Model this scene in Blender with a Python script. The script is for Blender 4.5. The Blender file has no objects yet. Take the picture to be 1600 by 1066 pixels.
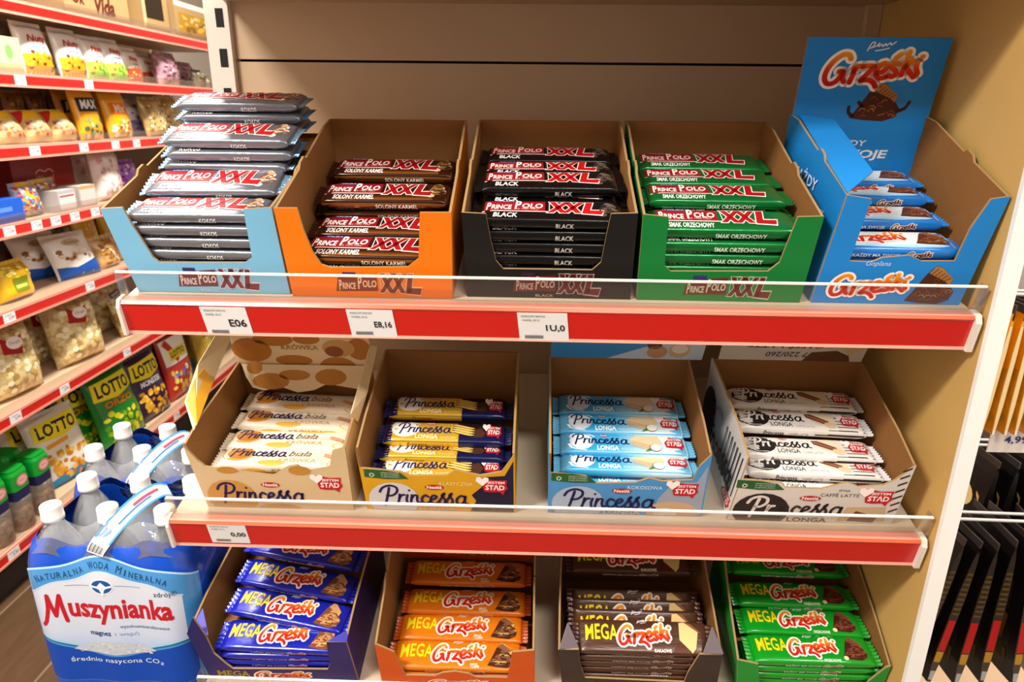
import bpy, bmesh, math, random
from mathutils import Matrix, Vector, noise
from mathutils.geometry import tessellate_polygon
random.seed(7)
R = math.radians
SC = bpy.context.scene
COL = SC.collection

# ------------------------------------------------------------------ camera, light, exposure
cam_d = bpy.data.cameras.new('camera')
cam = bpy.data.objects.new('camera', cam_d); COL.objects.link(cam)
cam_d.sensor_width = 36.0
cam_d.lens = 1074.06 / 1600 * 36
fw = Vector((-0.02577751, 0.9488317, -0.31472834))
rt = Vector((0.9994761, 0.03062575, 0.01046831))
up = Vector((-0.01957146, 0.3142936, 0.94912406))
cam.matrix_world = Matrix(((rt.x, up.x, -fw.x, 0.48567), (rt.y, up.y, -fw.y, -0.78688), (rt.z, up.z, -fw.z, 0.21683), (0, 0, 0, 1)))
cam_d.clip_start = 0.02
cam_d.dof.use_dof = True
cam_d.dof.focus_distance = 0.88
cam_d.dof.aperture_fstop = 9.0
SC.camera = cam

wd = bpy.data.worlds.new('shop_ambient'); SC.world = wd; wd.use_nodes = True
bg = wd.node_tree.nodes['Background']
bg.inputs[0].default_value = (1.0, 0.93, 0.84, 1); bg.inputs[1].default_value = 0.2

def area(name, loc, rot, sx, sy, power, col=(1, 0.95, 0.87)):
    l = bpy.data.lights.new(name, 'AREA'); l.shape = 'RECTANGLE'; l.size = sx; l.size_y = sy; l.energy = power; l.color = col
    o = bpy.data.objects.new(name, l); COL.objects.link(o); o.location = loc; o.rotation_euler = rot
    return o
area('ceiling_strip_light', (-0.75, -1.0, 1.50), (R(-12), 0, 0), 0.6, 0.30, 85)
area('ceiling_strip_light', (0.90, -1.35, 1.50), (R(-15), 0, 0), 0.7, 0.30, 40)
area('ceiling_strip_light', (-0.2, -3.4, 1.50), (R(-35), 0, 0), 3.0, 0.40, 95)
area('ceiling_strip_light', (-0.50, 1.5, 1.52), (0, R(14), 0), 0.30, 2.6, 115)
area('ceiling_strip_light', (1.75, 0.1, 1.52), (0, 0, 0), 0.3, 1.6, 45)
SC.view_settings.view_transform = 'Standard'
SC.view_settings.look = 'None'
SC.view_settings.gamma = 1
SC.view_settings.exposure = 0.12

# ------------------------------------------------------------------ materials
def lin(c):
    if isinstance(c, str):
        c = [int(c[i:i + 2], 16) / 255 for i in (0, 2, 4)]
    return tuple((x / 12.92 if x <= 0.04045 else ((x + 0.055) / 1.055) ** 2.4) for x in c[:3]) + (1,)
MATS = {}
def mat(name, col, rough=0.5, metal=0.0, spec=0.5, bump=0.0, bscale=60.0, var=0.0, vscale=30.0, col2=None, grad=None, stretch=None, coat=0.0):
    if name in MATS: return MATS[name]
    m = bpy.data.materials.new(name); m.use_nodes = True; MATS[name] = m
    nt = m.node_tree; N = nt.nodes; L = nt.links
    b = N['Principled BSDF']
    b.inputs['Base Color'].default_value = lin(col)
    b.inputs['Roughness'].default_value = rough; b.inputs['Metallic'].default_value = metal
    b.inputs['Specular IOR Level'].default_value = spec
    if coat: b.inputs['Coat Weight'].default_value = coat; b.inputs['Coat Roughness'].default_value = 0.12
    src = None
    if grad:
        uv = N.new('ShaderNodeUVMap'); sx = N.new('ShaderNodeSeparateXYZ'); rp = N.new('ShaderNodeValToRGB')
        L.new(uv.outputs[0], sx.inputs[0]); L.new(sx.outputs[grad[0]], rp.inputs[0])
        e = rp.color_ramp.elements
        stops = grad[1:]
        e[0].position, e[0].color = stops[0][0], lin(stops[0][1])
        e[1].position, e[1].color = stops[-1][0], lin(stops[-1][1])
        for p, c in stops[1:-1]:
            q = e.new(p); q.color = lin(c)
        L.new(rp.outputs[0], b.inputs['Base Color']); src = rp.outputs[0]
    tc = None
    if var or bump or col2:
        tc = N.new('ShaderNodeTexCoord'); mp = N.new('ShaderNodeMapping'); L.new(tc.outputs['Object'], mp.inputs[0])
        if stretch: mp.inputs['Scale'].default_value = stretch
    if var or col2:
        nz = N.new('ShaderNodeTexNoise'); nz.inputs['Scale'].default_value = vscale; nz.inputs['Detail'].default_value = 4
        L.new(mp.outputs[0], nz.inputs[0])
        mx = N.new('ShaderNodeMix'); mx.data_type = 'RGBA'
        if col2:
            rr = N.new('ShaderNodeValToRGB'); rr.color_ramp.elements[0].position = .4; rr.color_ramp.elements[1].position = .6
            L.new(nz.outputs[0], rr.inputs[0]); L.new(rr.outputs[0], mx.inputs[0]); mx.inputs[7].default_value = lin(col2)
        else:
            ml = N.new('ShaderNodeMath'); ml.operation = 'MULTIPLY'; ml.inputs[1].default_value = var
            L.new(nz.outputs[0], ml.inputs[0]); L.new(ml.outputs[0], mx.inputs[0])
            mx.inputs[7].default_value = tuple(x * .35 for x in lin(col)[:3]) + (1,)
        if src: L.new(src, mx.inputs[6])
        else: mx.inputs[6].default_value = lin(col)
        L.new(mx.outputs[2], b.inputs['Base Color'])
    if bump:
        nb = N.new('ShaderNodeTexNoise'); nb.inputs['Scale'].default_value = bscale; nb.inputs['Detail'].default_value = 3
        L.new(mp.outputs[0], nb.inputs[0])
        bp = N.new('ShaderNodeBump'); bp.inputs['Strength'].default_value = bump; bp.inputs['Distance'].default_value = .002
        L.new(nb.outputs[0], bp.inputs['Height']); L.new(bp.outputs[0], b.inputs['Normal'])
    return m
def clear_mat(name, tint, amount, haze=0.06, hazecol='ffffff', rough=0.05, ior=1.45, bump=0):
    m = bpy.data.materials.new(name); m.use_nodes = True; MATS[name] = m
    nt = m.node_tree; N = nt.nodes; L = nt.links; N.clear()
    out = N.new('ShaderNodeOutputMaterial'); tr = N.new('ShaderNodeBsdfTransparent'); tr.inputs[0].default_value = lin(tint)
    gl = N.new('ShaderNodeBsdfGlossy'); gl.inputs['Roughness'].default_value = rough
    df = N.new('ShaderNodeBsdfDiffuse'); df.inputs[0].default_value = lin(hazecol)
    m1 = N.new('ShaderNodeMixShader'); m1.inputs[0].default_value = haze; L.new(tr.outputs[0], m1.inputs[1]); L.new(df.outputs[0], m1.inputs[2])
    fr = N.new('ShaderNodeFresnel'); fr.inputs[0].default_value = ior
    ml = N.new('ShaderNodeMath'); ml.operation = 'MULTIPLY'; ml.inputs[1].default_value = amount; L.new(fr.outputs[0], ml.inputs[0])
    m2 = N.new('ShaderNodeMixShader'); L.new(ml.outputs[0], m2.inputs[0]); L.new(m1.outputs[0], m2.inputs[1]); L.new(gl.outputs[0], m2.inputs[2])
    if bump:
        tc = N.new('ShaderNodeTexCoord'); nb = N.new('ShaderNodeTexNoise'); nb.inputs['Scale'].default_value = 45
        L.new(tc.outputs['Object'], nb.inputs[0]); bp = N.new('ShaderNodeBump'); bp.inputs['Strength'].default_value = bump; bp.inputs['Distance'].default_value = .004
        L.new(nb.outputs[0], bp.inputs['Height']); L.new(bp.outputs[0], gl.inputs['Normal']); L.new(bp.outputs[0], fr.inputs['Normal'])
    L.new(m2.outputs[0], out.inputs[0])
    return m
def ink(c, rough=0.45):
    return mat('ink_' + c, c, rough, spec=.25)

# ------------------------------------------------------------------ mesh building
class MB:
    def __init__(s): s.v = []; s.f = []; s.m = []; s.uv = []; s.mats = []
    def mi(s, m):
        if m not in s.mats: s.mats.append(m)
        return s.mats.index(m)
    def add(s, vs, fs, m, uv=None):
        k = len(s.v); i = s.mi(m)
        s.v += [tuple(p) for p in vs]; s.uv += uv if uv else [(0.5, 0.5)] * len(vs)
        for f in fs: s.f.append(tuple(a + k for a in f)); s.m.append(i)
        return s
    def box(s, x0, x1, y0, y1, z0, z1, m):
        vs = [(x, y, z) for z in (z0, z1) for y in (y0, y1) for x in (x0, x1)]
        return s.add(vs, [(0, 2, 3, 1), (4, 5, 7, 6), (0, 1, 5, 4), (2, 6, 7, 3), (0, 4, 6, 2), (1, 3, 7, 5)], m)
    def quad(s, pts, m): return s.add(pts, [tuple(range(len(pts)))], m)
    def prism(s, pts, axis, a, b, m, m2=None):
        """outline pts (p,q) extruded along axis from a to b; m on the a side and rim, m2 on the b side"""
        def P(p, q, t): return {'x': (t, p, q), 'y': (p, t, q), 'z': (p, q, t)}[axis]
        n = len(pts); tri = [tuple(t) for t in tessellate_polygon([[Vector((p, q, 0)) for p, q in pts]])]
        s.add([P(p, q, a) for p, q in pts], tri, m)
        s.add([P(p, q, b) for p, q in pts], [t[::-1] for t in tri], m2 or m)
        s.add([P(p, q, a) for p, q in pts] + [P(p, q, b) for p, q in pts], [(i, (i + 1) % n, n + (i + 1) % n, n + i) for i in range(n)], EDGE if m2 else m)
        return s
    def lathe(s, prof, m, n=20, c=(0, 0, 0)):
        k = len(prof)
        vs = [(c[0] + r * math.cos(2 * math.pi * i / n), c[1] + r * math.sin(2 * math.pi * i / n), c[2] + z) for i in range(n) for r, z in prof]
        fs = [(i * k + j, ((i + 1) % n) * k + j, ((i + 1) % n) * k + j + 1, i * k + j + 1) for i in range(n) for j in range(k - 1)]
        return s.add(vs, fs, m)
    def tube(s, pts, r, m, n=8):
        pts = [Vector(p) for p in pts]; vs = []; fs = []
        for i, p in enumerate(pts):
            d = (pts[min(i + 1, len(pts) - 1)] - pts[max(i - 1, 0)]).normalized()
            a = d.orthogonal().normalized(); b = d.cross(a)
            if i and n: 
                a = (pa - d * pa.dot(d)).normalized(); b = d.cross(a)
            pa = a
            for k in range(n):
                t = 2 * math.pi * k / n; vs.append(p + (a * math.cos(t) + b * math.sin(t)) * r)
        for i in range(len(pts) - 1):
            for k in range(n): fs.append((i * n + k, i * n + (k + 1) % n, (i + 1) * n + (k + 1) % n, (i + 1) * n + k))
        fs += [tuple(range(n))[::-1], tuple(range((len(pts) - 1) * n, len(pts) * n))]
        return s.add(vs, fs, m)
    def mesh(s, name, smooth=False):
        me = bpy.data.meshes.new(name); me.from_pydata(s.v, [], s.f)
        for m in s.mats: me.materials.append(m)
        me.polygons.foreach_set('material_index', s.m)
        ul = me.uv_layers.new(name='UVMap')
        idx = [0] * len(me.loops); me.loops.foreach_get('vertex_index', idx)
        flat = [c for i in idx for c in s.uv[i]]
        ul.data.foreach_set('uv', flat)
        if smooth: me.polygons.foreach_set('use_smooth', [True] * len(me.polygons))
        me.update()
        return me
    def build(s, name, parent=None, smooth=False, label=None):
        return link(name, s.mesh(name, smooth), parent, label)
def link(name, data, parent=None, label=None):
    o = bpy.data.objects.new(name, data); COL.objects.link(o)
    if parent: o.parent = parent
    if label: o['label'] = label
    return o
def tag(o, label, cat, group=None):
    o['label'] = label; o['category'] = cat
    if group: o['group'] = group
    return o
def thing(name, label, cat, M, group=None):
    o = link(name, None); o.empty_display_size = .02
    o.matrix_world = M if isinstance(M, Matrix) else Matrix.Translation(M)
    return tag(o, label, cat, group)
def struct(o): o['kind'] = 'structure'; return o

# ------------------------------------------------------------------ flat artwork (2-D shapes, later laid on a surface)
def rect(x0, y0, x1, y1, nx=1, ny=1):
    vs = [(x0 + (x1 - x0) * i / nx, y0 + (y1 - y0) * j / ny) for j in range(ny + 1) for i in range(nx + 1)]
    return vs, [(j * (nx + 1) + i, j * (nx + 1) + i + 1, (j + 1) * (nx + 1) + i + 1, (j + 1) * (nx + 1) + i) for j in range(ny) for i in range(nx)]
def poly(pts): return list(pts), [tuple(t) for t in tessellate_polygon([[Vector((p, q, 0)) for p, q in pts]])]
def ell(cx, cy, rx, ry, n=20, a0=0): return poly([(cx + rx * math.cos(a0 + 2 * math.pi * i / n), cy + ry * math.sin(a0 + 2 * math.pi * i / n)) for i in range(n)])
def smooth_line(pts, k=4):
    if len(pts) < 3: return pts
    out = []
    for i in range(len(pts) - 1):
        p0, p1, p2, p3 = pts[max(i - 1, 0)], pts[i], pts[i + 1], pts[min(i + 2, len(pts) - 1)]
        for j in range(k):
            t = j / k
            out.append(tuple(.5 * (2 * p1[a] + (p2[a] - p0[a]) * t + (2 * p0[a] - 5 * p1[a] + 4 * p2[a] - p3[a]) * t * t + (3 * p1[a] - p0[a] - 3 * p2[a] + p3[a]) * t ** 3) for a in (0, 1)))
    return out + [pts[-1]]
def strokes(lines, r, k=4, cap=8):
    vs, fs = [], []
    for ln in lines:
        ln = smooth_line(ln, k)
        if len(ln) == 1: ln = [ln[0], (ln[0][0] + .001, ln[0][1])]
        L_, R_ = [], []
        for i, p in enumerate(ln):
            a, b = ln[max(i - 1, 0)], ln[min(i + 1, len(ln) - 1)]
            dx, dy = b[0] - a[0], b[1] - a[1]; d = math.hypot(dx, dy) or 1
            L_.append((p[0] - dy / d * r, p[1] + dx / d * r)); R_.append((p[0] + dy / d * r, p[1] - dx / d * r))
        k0 = len(vs); n = len(ln); vs += L_ + R_
        fs += [(k0 + i, k0 + n + i, k0 + n + i + 1, k0 + i + 1) for i in range(n - 1)]
        for p, q in ((ln[0], ln[1]), (ln[-1], ln[-2])):
            t0 = math.atan2(p[1] - q[1], p[0] - q[0]) - math.pi / 2; k1 = len(vs)
            vs += [(p[0] + r * math.cos(t0 + math.pi * i / cap), p[1] + r * math.sin(t0 + math.pi * i / cap)) for i in range(cap + 1)]
            fs.append(tuple(range(k1, k1 + cap + 1)))
    return vs, fs
def merge(*sh):
    vs, fs = [], []
    for v, f in sh:
        k = len(vs); vs += v; fs += [tuple(a + k for a in q) for q in f]
    return vs, fs
def bbox(sh):
    xs = [p[0] for p in sh[0]]; ys = [p[1] for p in sh[0]]
    return min(xs), min(ys), max(xs), max(ys)
def fit(sh, x0, y0, x1, y1, src=None):
    a, b, c, d = src or bbox(sh)
    return [(x0 + (p[0] - a) / (c - a) * (x1 - x0), y0 + (p[1] - b) / (d - b) * (y1 - y0)) for p in sh[0]], sh[1]
def rot2(sh, deg, cx=None, cy=None):
    if cx is None: a, b, c, d = bbox(sh); cx, cy = (a + c) / 2, (b + d) / 2
    s_, c_ = math.sin(R(deg)), math.cos(R(deg))
    return [(cx + (p[0] - cx) * c_ - (p[1] - cy) * s_, cy + (p[0] - cx) * s_ + (p[1] - cy) * c_) for p in sh[0]], sh[1]
TX = {}
def text(st, bold=0.0, shear=0.0, space=1.0):
    key = (st, bold, shear, space)
    if key not in TX:
        cu = bpy.data.curves.new('lettering', 'FONT'); cu.body = st; cu.offset = bold; cu.shear = shear; cu.resolution_u = 2; cu.space_character = space; cu.fill_mode = 'FRONT'
        o = bpy.data.objects.new('lettering', cu); COL.objects.link(o)
        me = bpy.data.meshes.new_from_object(o.evaluated_get(bpy.context.evaluated_depsgraph_get()))
        TX[key] = ([(v.co.x, v.co.y) for v in me.vertices], [tuple(p.vertices) for p in me.polygons])
        bpy.data.objects.remove(o); bpy.data.curves.remove(cu); bpy.data.meshes.remove(me)
    return TX[key]
def refine(sh, su, sv, lim):
    """split long triangles so that the artwork can follow a curved surface"""
    vs = list(sh[0]); out = []; mid = {}
    def L(a, b): return math.hypot((vs[a][0] - vs[b][0]) * su, (vs[a][1] - vs[b][1]) * sv)
    for f in sh[1]:
        n = len(f)
        if max(L(f[i], f[(i + 1) % n]) for i in range(n)) <= lim and n < 5: out.append(f); continue
        st = [(f[0], f[i], f[i + 1]) for i in range(1, n - 1)]
        while st:
            t = st.pop(); d = [L(t[i], t[(i + 1) % 3]) for i in range(3)]; k = d.index(max(d))
            if d[k] <= lim: out.append(t); continue
            a, b, c = t[k], t[(k + 1) % 3], t[(k + 2) % 3]; e = (min(a, b), max(a, b))
            if e not in mid: mid[e] = len(vs); vs.append(((vs[a][0] + vs[b][0]) / 2, (vs[a][1] + vs[b][1]) / 2))
            m = mid[e]; st += [(a, m, c), (m, b, c)]
    return vs, out
class Art(list):
    """list of (shape, material, layer)"""
    def put(s, sh, m, layer=1):
        s.append((sh, ink(m) if isinstance(m, str) else m, layer)); return s
    def txt(s, st, x0, y0, x1, y1, m, bold=.015, shear=0., layer=4, rot=0, space=1.0):
        sh = fit(text(st, bold, shear, space), x0, y0, x1, y1)
        return s.put(rot2(sh, rot) if rot else sh, m, layer)
    def lay(s, mb, fn, step=.00012, cut=None):
        for sh, m, ly in s:
            if cut: sh = refine(sh, *cut)
            a, b, c, d = bbox(sh); w, h = max(c - a, 1e-9), max(d - b, 1e-9)
            mb.add([fn(p[0], p[1], ly * step) for p in sh[0]], sh[1], m, [((p[0] - a) / w, (p[1] - b) / h) for p in sh[0]])
        return mb

G_LINES = [[(1.52, 1.72), (1.36, 1.98), (1.0, 1.98), (.55, 1.6), (.22, 1.0), (.15, .4), (.38, .02), (.78, .08), (1.06, .42), (1.2, .86)], [(.98, .86), (1.24, .84)], [(1.22, .84), (1.28, .36), (1.4, .16)],
           [(1.75, .12), (1.85, .6), (1.86, 1.12)], [(1.86, .85), (2.05, 1.2), (2.38, 1.22)],
           [(2.35, 1.2), (2.75, 1.26), (3.08, 1.22)], [(3.08, 1.22), (2.75, .75), (2.42, .26)], [(2.42, .26), (2.9, .3), (3.25, .1), (3.42, -.16)],
           [(3.3, .78), (3.62, .86), (3.86, 1.16), (3.66, 1.46), (3.34, 1.2), (3.26, .72), (3.5, .42), (3.9, .5)],
           [(4.55, 1.4), (4.25, 1.48), (4.12, 1.2), (4.36, 1.0), (4.52, .76), (4.3, .54), (4.02, .62)], [(4.28, 1.82), (4.5, 2.04)],
           [(5.0, 2.2), (4.93, 1.5), (4.84, .66)], [(5.32, 1.62), (4.95, 1.22)], [(4.98, 1.25), (5.3, .85), (5.62, .52)],
           [(5.62, 1.5), (5.64, 1.15), (5.8, .78)], [(5.86, 1.9)]]
P_LINES = [[(.85, 1.75), (.68, .9), (.4, -.35)], [(.05, 1.25), (.3, 1.75), (.9, 2.02), (1.45, 1.8), (1.45, 1.25), (1.05, .85), (.62, .82)],
           [(1.68, 1.0), (1.62, .5), (1.5, 0)], [(1.6, .5), (1.85, .92), (2.08, .95)], [(2.33, .95), (2.22, .4), (2.28, 0)], [(2.5, 1.5)],
           [(2.7, .95), (2.56, 0)], [(2.62, .5), (2.88, .92), (3.12, .88), (3.1, .4), (3.2, .03), (3.38, .1)],
           [(4.05, .8), (3.78, .97), (3.52, .6), (3.56, .15), (3.86, 0), (4.2, .25)], [(4.25, .45), (4.6, .58), (4.74, .85), (4.52, .98), (4.28, .7), (4.26, .2), (4.58, 0), (4.95, .3), (5.4, 1.2)],
           [(5.4, 1.25), (5.2, .98), (5.42, .55), (5.42, .12), (5.15, -.05), (4.98, .12)], [(5.5, .2), (6.0, 1.2)], [(6.02, 1.25), (5.82, .98), (6.04, .55), (6.04, .12), (5.77, -.05), (5.6, .12)],
           [(7.1, .85), (6.8, 1.0), (6.46, .65), (6.44, .15), (6.78, 0), (7.06, .4), (7.16, .95)], [(7.12, .9), (7.1, .2), (7.4, .02)]]
GR = {r: strokes(G_LINES, r, 3, 6) for r in (.168, .36)}
PR = {r: strokes(P_LINES, r, 3, 4) for r in (.115, .15)}
GBOX = bbox(GR[.36]); PBOX = bbox(PR[.15])
GRAD_RED = mat('ink_red_to_orange', 'd02010', .45, spec=.2, grad=(1, (0.12, 'c01010'), (.5, 'd8340c'), (.92, 'f0a020')))
def grzeski(art, x0, y0, x1, y1, layer=3, fill=None, white='fff4ea'):
    art.put(fit(GR[.36], x0, y0, x1, y1, GBOX), white, layer)
    art.put(fit(GR[.168], x0, y0, x1, y1, GBOX), fill or GRAD_RED, layer + 1)
def swash(art, x0, y0, x1, y1, m='f4f4ff', layer=4):
    ls = [[(0, 0), (.3, .9), (.7, 1), (.5, .5), (.2, .3), (.9, .6), (1.2, 1), (1.1, .5), (1.5, .8), (1.6, .5), (1.9, .9), (2.0, .6), (2.4, 1), (2.5, .7), (3, 1.1)], [(.9, 0), (1.7, .15), (2.4, .35)]]
    art.put(fit(strokes(ls, .07, 3, 3), x0, y0, x1, y1), m, layer)
def princessa(art, x0, y0, x1, y1, m='201c58', layer=4, r=.115):
    art.put(fit(PR[r], x0, y0, x1, y1, PBOX), m, layer)
def xxl(art, x0, y0, x1, y1, red='c01018', layer=3, edge='fff0e8', inner=None):
    def bar(a, b, t): return poly([(a[0] - t, a[1]), (a[0] + t, a[1]), (b[0] + t, b[1]), (b[0] - t, b[1])])
    src = (-.3, -.12, 3.55, 1.1)
    big = [bar((.02, 0), (1.13, 1), .19), bar((.17, 1), (.86, 0), .2), bar((.97, 0), (2.08, 1), .19), bar((1.12, 1), (1.83, 0), .2), bar((2.28, 0), (2.58, 1), .22), poly([(2.1, -.03), (3.3, -.1), (3.45, .26), (2.3, .26)])]
    out = [bar((.0, -.05), (1.16, 1.06), .265), bar((.14, 1.05), (.88, -.05), .275), bar((.95, -.05), (2.11, 1.06), .265), bar((1.1, 1.05), (1.86, -.05), .275), bar((2.26, -.06), (2.6, 1.06), .29), poly([(2.0, -.09), (3.34, -.18), (3.53, .33), (2.3, .33)]),
           rect(-.05, .0, .0, 1.05), rect(.0, 1.0, 2.7, 1.06)]
    art.put(fit(merge(*out), x0, y0, x1, y1, src), edge, layer)
    art.put(fit(merge(*big), x0, y0, x1, y1, src), red, layer + 1)
def polo(art, x0, y0, x1, y1, layer=3, m='fff2ea', shear=.12):
    w = x1 - x0; h = y1 - y0; sl = h * .16
    art.txt('P', x0, y0, x0 + .085 * w, y1 - sl, m, .03, shear, layer)
    art.txt('RINCE', x0 + .09 * w, y0 + .1 * h, x0 + .45 * w, y0 + .62 * h, m, .03, shear, layer)
    art.txt('P', x0 + .50 * w, y0 + .12 * h, x0 + .62 * w, y1 + sl, m, .03, shear, layer)
    art.txt('OLO', x0 + .63 * w, y0 + .26 * h, x1, y0 + .82 * h, m, .03, shear, layer)
def wafer(art, x0, y0, x1, y1, dark='4a2416', mid='7a4a2a', light='c89a5c', layer=3, n=4, seed=1):
    """a broken bite of a layered bar"""
    w, h = x1 - x0, y1 - y0
    P = lambda u, v: (x0 + u * w, y0 + v * h)
    art.put(poly([P(0, .05), P(.12, .3), P(.3, .75), P(.46, 1), P(.6, .97), P(.9, .66), P(.88, .5), P(1, .3), P(.94, .08), P(.7, -.03), P(.3, 0)]), dark, layer)
    art.put(poly([P(.36, .8), P(.46, .99), P(.6, .96), P(.9, .66), P(.86, .48), P(.74, .6)]), light, layer + 1)
    for i in range(n):
        t = (i + .6) / n
        art.put(strokes([[P(.38 + .36 * t, .8 - .22 * t), P(.47 + .4 * t, .96 - .3 * t)]], .016 * h, 1, 3), mid, layer + 2)
    rr = random.Random(seed)
    for i in range(30):
        u, v = rr.uniform(.1, .88), rr.uniform(.06, .62)
        if v > u * 1.6 or v > 1.15 - u: continue
        art.put(strokes([[P(u, v), P(u + .05, v + rr.uniform(.02, .1)), P(u + .12, v + rr.uniform(-.06, .06))]], .011 * h, 2, 3), mid if i % 4 else light, layer + 2)
def stad(art, x0, y0, x1, y1, layer=4, red='c0202a'):
    w, h = x1 - x0, y1 - y0; P = lambda u, v: (x0 + u * w, y0 + v * h)
    art.put(poly([P(.22, .84), P(.42, .9), P(.6, .84), P(.98, .86), P(.95, .6), P(1, .38), P(.9, .2), P(.86, 0), P(.74, .16), P(.45, .14), P(.26, .18), P(.22, .4)]), red, layer)
    ht = [P(.2, .5), P(.0, .78), P(.02, .98), P(.13, 1.02), P(.2, .9), P(.29, 1.02), P(.4, .97), P(.4, .78)]
    art.put(poly(ht), 'fff2ee', layer + 1)
    art.txt('JESTEM', *P(.36, .6), *P(.9, .78), 'fff0ea', .02, 0, layer + 2)
    art.txt('STĄD', *P(.3, .2), *P(.9, .58), 'fff0ea', .03, 0, layer + 2)
def nest(art, x0, y0, x1, y1, layer=4):
    art.put(ell((x0 + x1) / 2, (y0 + y1) / 2, (x1 - x0) / 2, (y1 - y0) / 2, 12), 'b8282c', layer)
    art.txt('Nestlé', x0 + .12 * (x1 - x0), y0 + .2 * (y1 - y0), x1 - .12 * (x1 - x0), y1 - .2 * (y1 - y0), 'fff0ee', .02, 0, layer + 1)

# ------------------------------------------------------------------ wrapped bars
class Bar:
    """pillow-section wrapper: x along, y 0..w, z 0..t; artwork coordinate v runs from 0 (front edge of the top) to 1 (back edge), negative down the front side"""
    def __init__(s, L, w, t, body, seal, art, p=5.0, sealw=.0095):
        s.L, s.w, s.t, s.p = L, w, t, p
        n = 28; s.body, s.seal = body, seal
        arc = []
        for i in range(361):
            th = -math.pi / 2 + 2 * math.pi * i / 360     # underside -> back side -> top -> front side -> underside
            c, sn = math.cos(th), math.sin(th)
            arc.append((w / 2 * math.copysign(abs(c) ** (2 / p), c), t / 2 * math.copysign(abs(sn) ** (2 / p), sn), c, sn))
        cum = [0]
        for a, b in zip(arc, arc[1:]): cum.append(cum[-1] + math.hypot(b[0] - a[0], b[1] - a[1]))
        s.arc, s.cum = arc, cum
        s.edge_v = w / 2 - t * .12
        mb = MB()
        xs = [-L / 2 + L * q for q in (0, .006, .014, .026, .042, .06, .2, .35, .5, .65, .8, .94, .958, .974, .986, .994, 1)]
        vs = []; fs = []
        for x in xs:
            k = s.taper(x)
            for i in range(n):
                th = 2 * math.pi * i / n; c, sn = math.cos(th), math.sin(th)
                vs.append((x, w / 2 + w / 2 * math.copysign(abs(c) ** (2 / p), c) * (.97 + .03 * k), t / 2 + t / 2 * k * math.copysign(abs(sn) ** (2 / p), sn)))
        for j in range(len(xs) - 1):
            for i in range(n): fs.append((j * n + i, j * n + (i + 1) % n, (j + 1) * n + (i + 1) % n, (j + 1) * n + i))
        fs += [tuple(range(n))[::-1], tuple(range((len(xs) - 1) * n, len(xs) * n))]
        mb.add(vs, fs, body)
        art.lay(mb, s.map, .00012, (.9, 1.0, .13))
        s.data = mb.mesh('wrapper', True)
        sd = []
        for sg in (-1, 1):
            q = MB(); a = 15; zz = [(.0007 if i % 2 else -.0007) for i in range(a)]
            us = [0, .35, .7, 1.0]; vs = []; fs = []
            for top in (1, -1):
                for u in us:
                    for i in range(a):
                        yy = w * (.03 + .94 * i / (a - 1))
                        vs.append((sg * (L / 2 - .001 + sealw * u + (.0012 if i % 2 and u == 1 else 0)), yy, t / 2 + zz[i] * (.3 + u) + top * .0004 + .0016 * math.sin(3 * i / a + sg) * u))
            nu = len(us)
            for b in (0, 1):
                for j in range(nu - 1):
                    for i in range(a - 1):
                        k = b * nu * a + j * a + i; f = (k, k + 1, k + a + 1, k + a); fs.append(f if (b == 0) == (sg < 0) else f[::-1])
            q.add(vs, fs, seal); sd.append(q.mesh('end_seal'))
        s.seals = sd
    def taper(s, x):
        d = (s.L / 2 - abs(x)) / s.L
        return .18 + .82 * min(1, max(0, d) / .06) ** .42
    def map(s, u, v, off):
        # u 0..1 along, v 0..1 across the top, below 0 down the front side
        x = (u - .5) * s.L; yv = v * 2 * s.edge_v - s.edge_v      # arc distance from top centre
        tgt = s.cum[180] - yv
        lo, hi = 0, 360
        tgt = min(max(tgt, 0), s.cum[-1])
        while hi - lo > 1:
            m = (lo + hi) // 2
            if s.cum[m] <= tgt: lo = m
            else: hi = m
        f = (tgt - s.cum[lo]) / max(s.cum[hi] - s.cum[lo], 1e-9)
        y = s.arc[lo][0] * (1 - f) + s.arc[hi][0] * f; z = s.arc[lo][1] * (1 - f) + s.arc[hi][1] * f
        k = s.taper(x)
        ny = abs(y / (s.w / 2)) ** (s.p - 1) * math.copysign(1, y) / s.w; nz = abs(z / (s.t / 2)) ** (s.p - 1) * math.copysign(1, z) / s.t
        d = math.hypot(ny, nz) or 1
        return (x, s.w / 2 + y * (.97 + .03 * k) + ny / d * (off + .00022), s.t / 2 + z * k + nz / d * (off + .00022))
    def place(s, name, M, label, group):
        o = thing(name, label, 'chocolate bar', M, group)
        link('wrapper', s.data, o)
        for sd in s.seals: link('end_seal', sd, o)
        return o

EDGE = mat('cardboard_cut_edge', 'a4845a', .9, spec=.1)
KRAFT = mat('brown_cardboard', '94663a', .9, spec=.1, var=.25, vscale=120)

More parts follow.
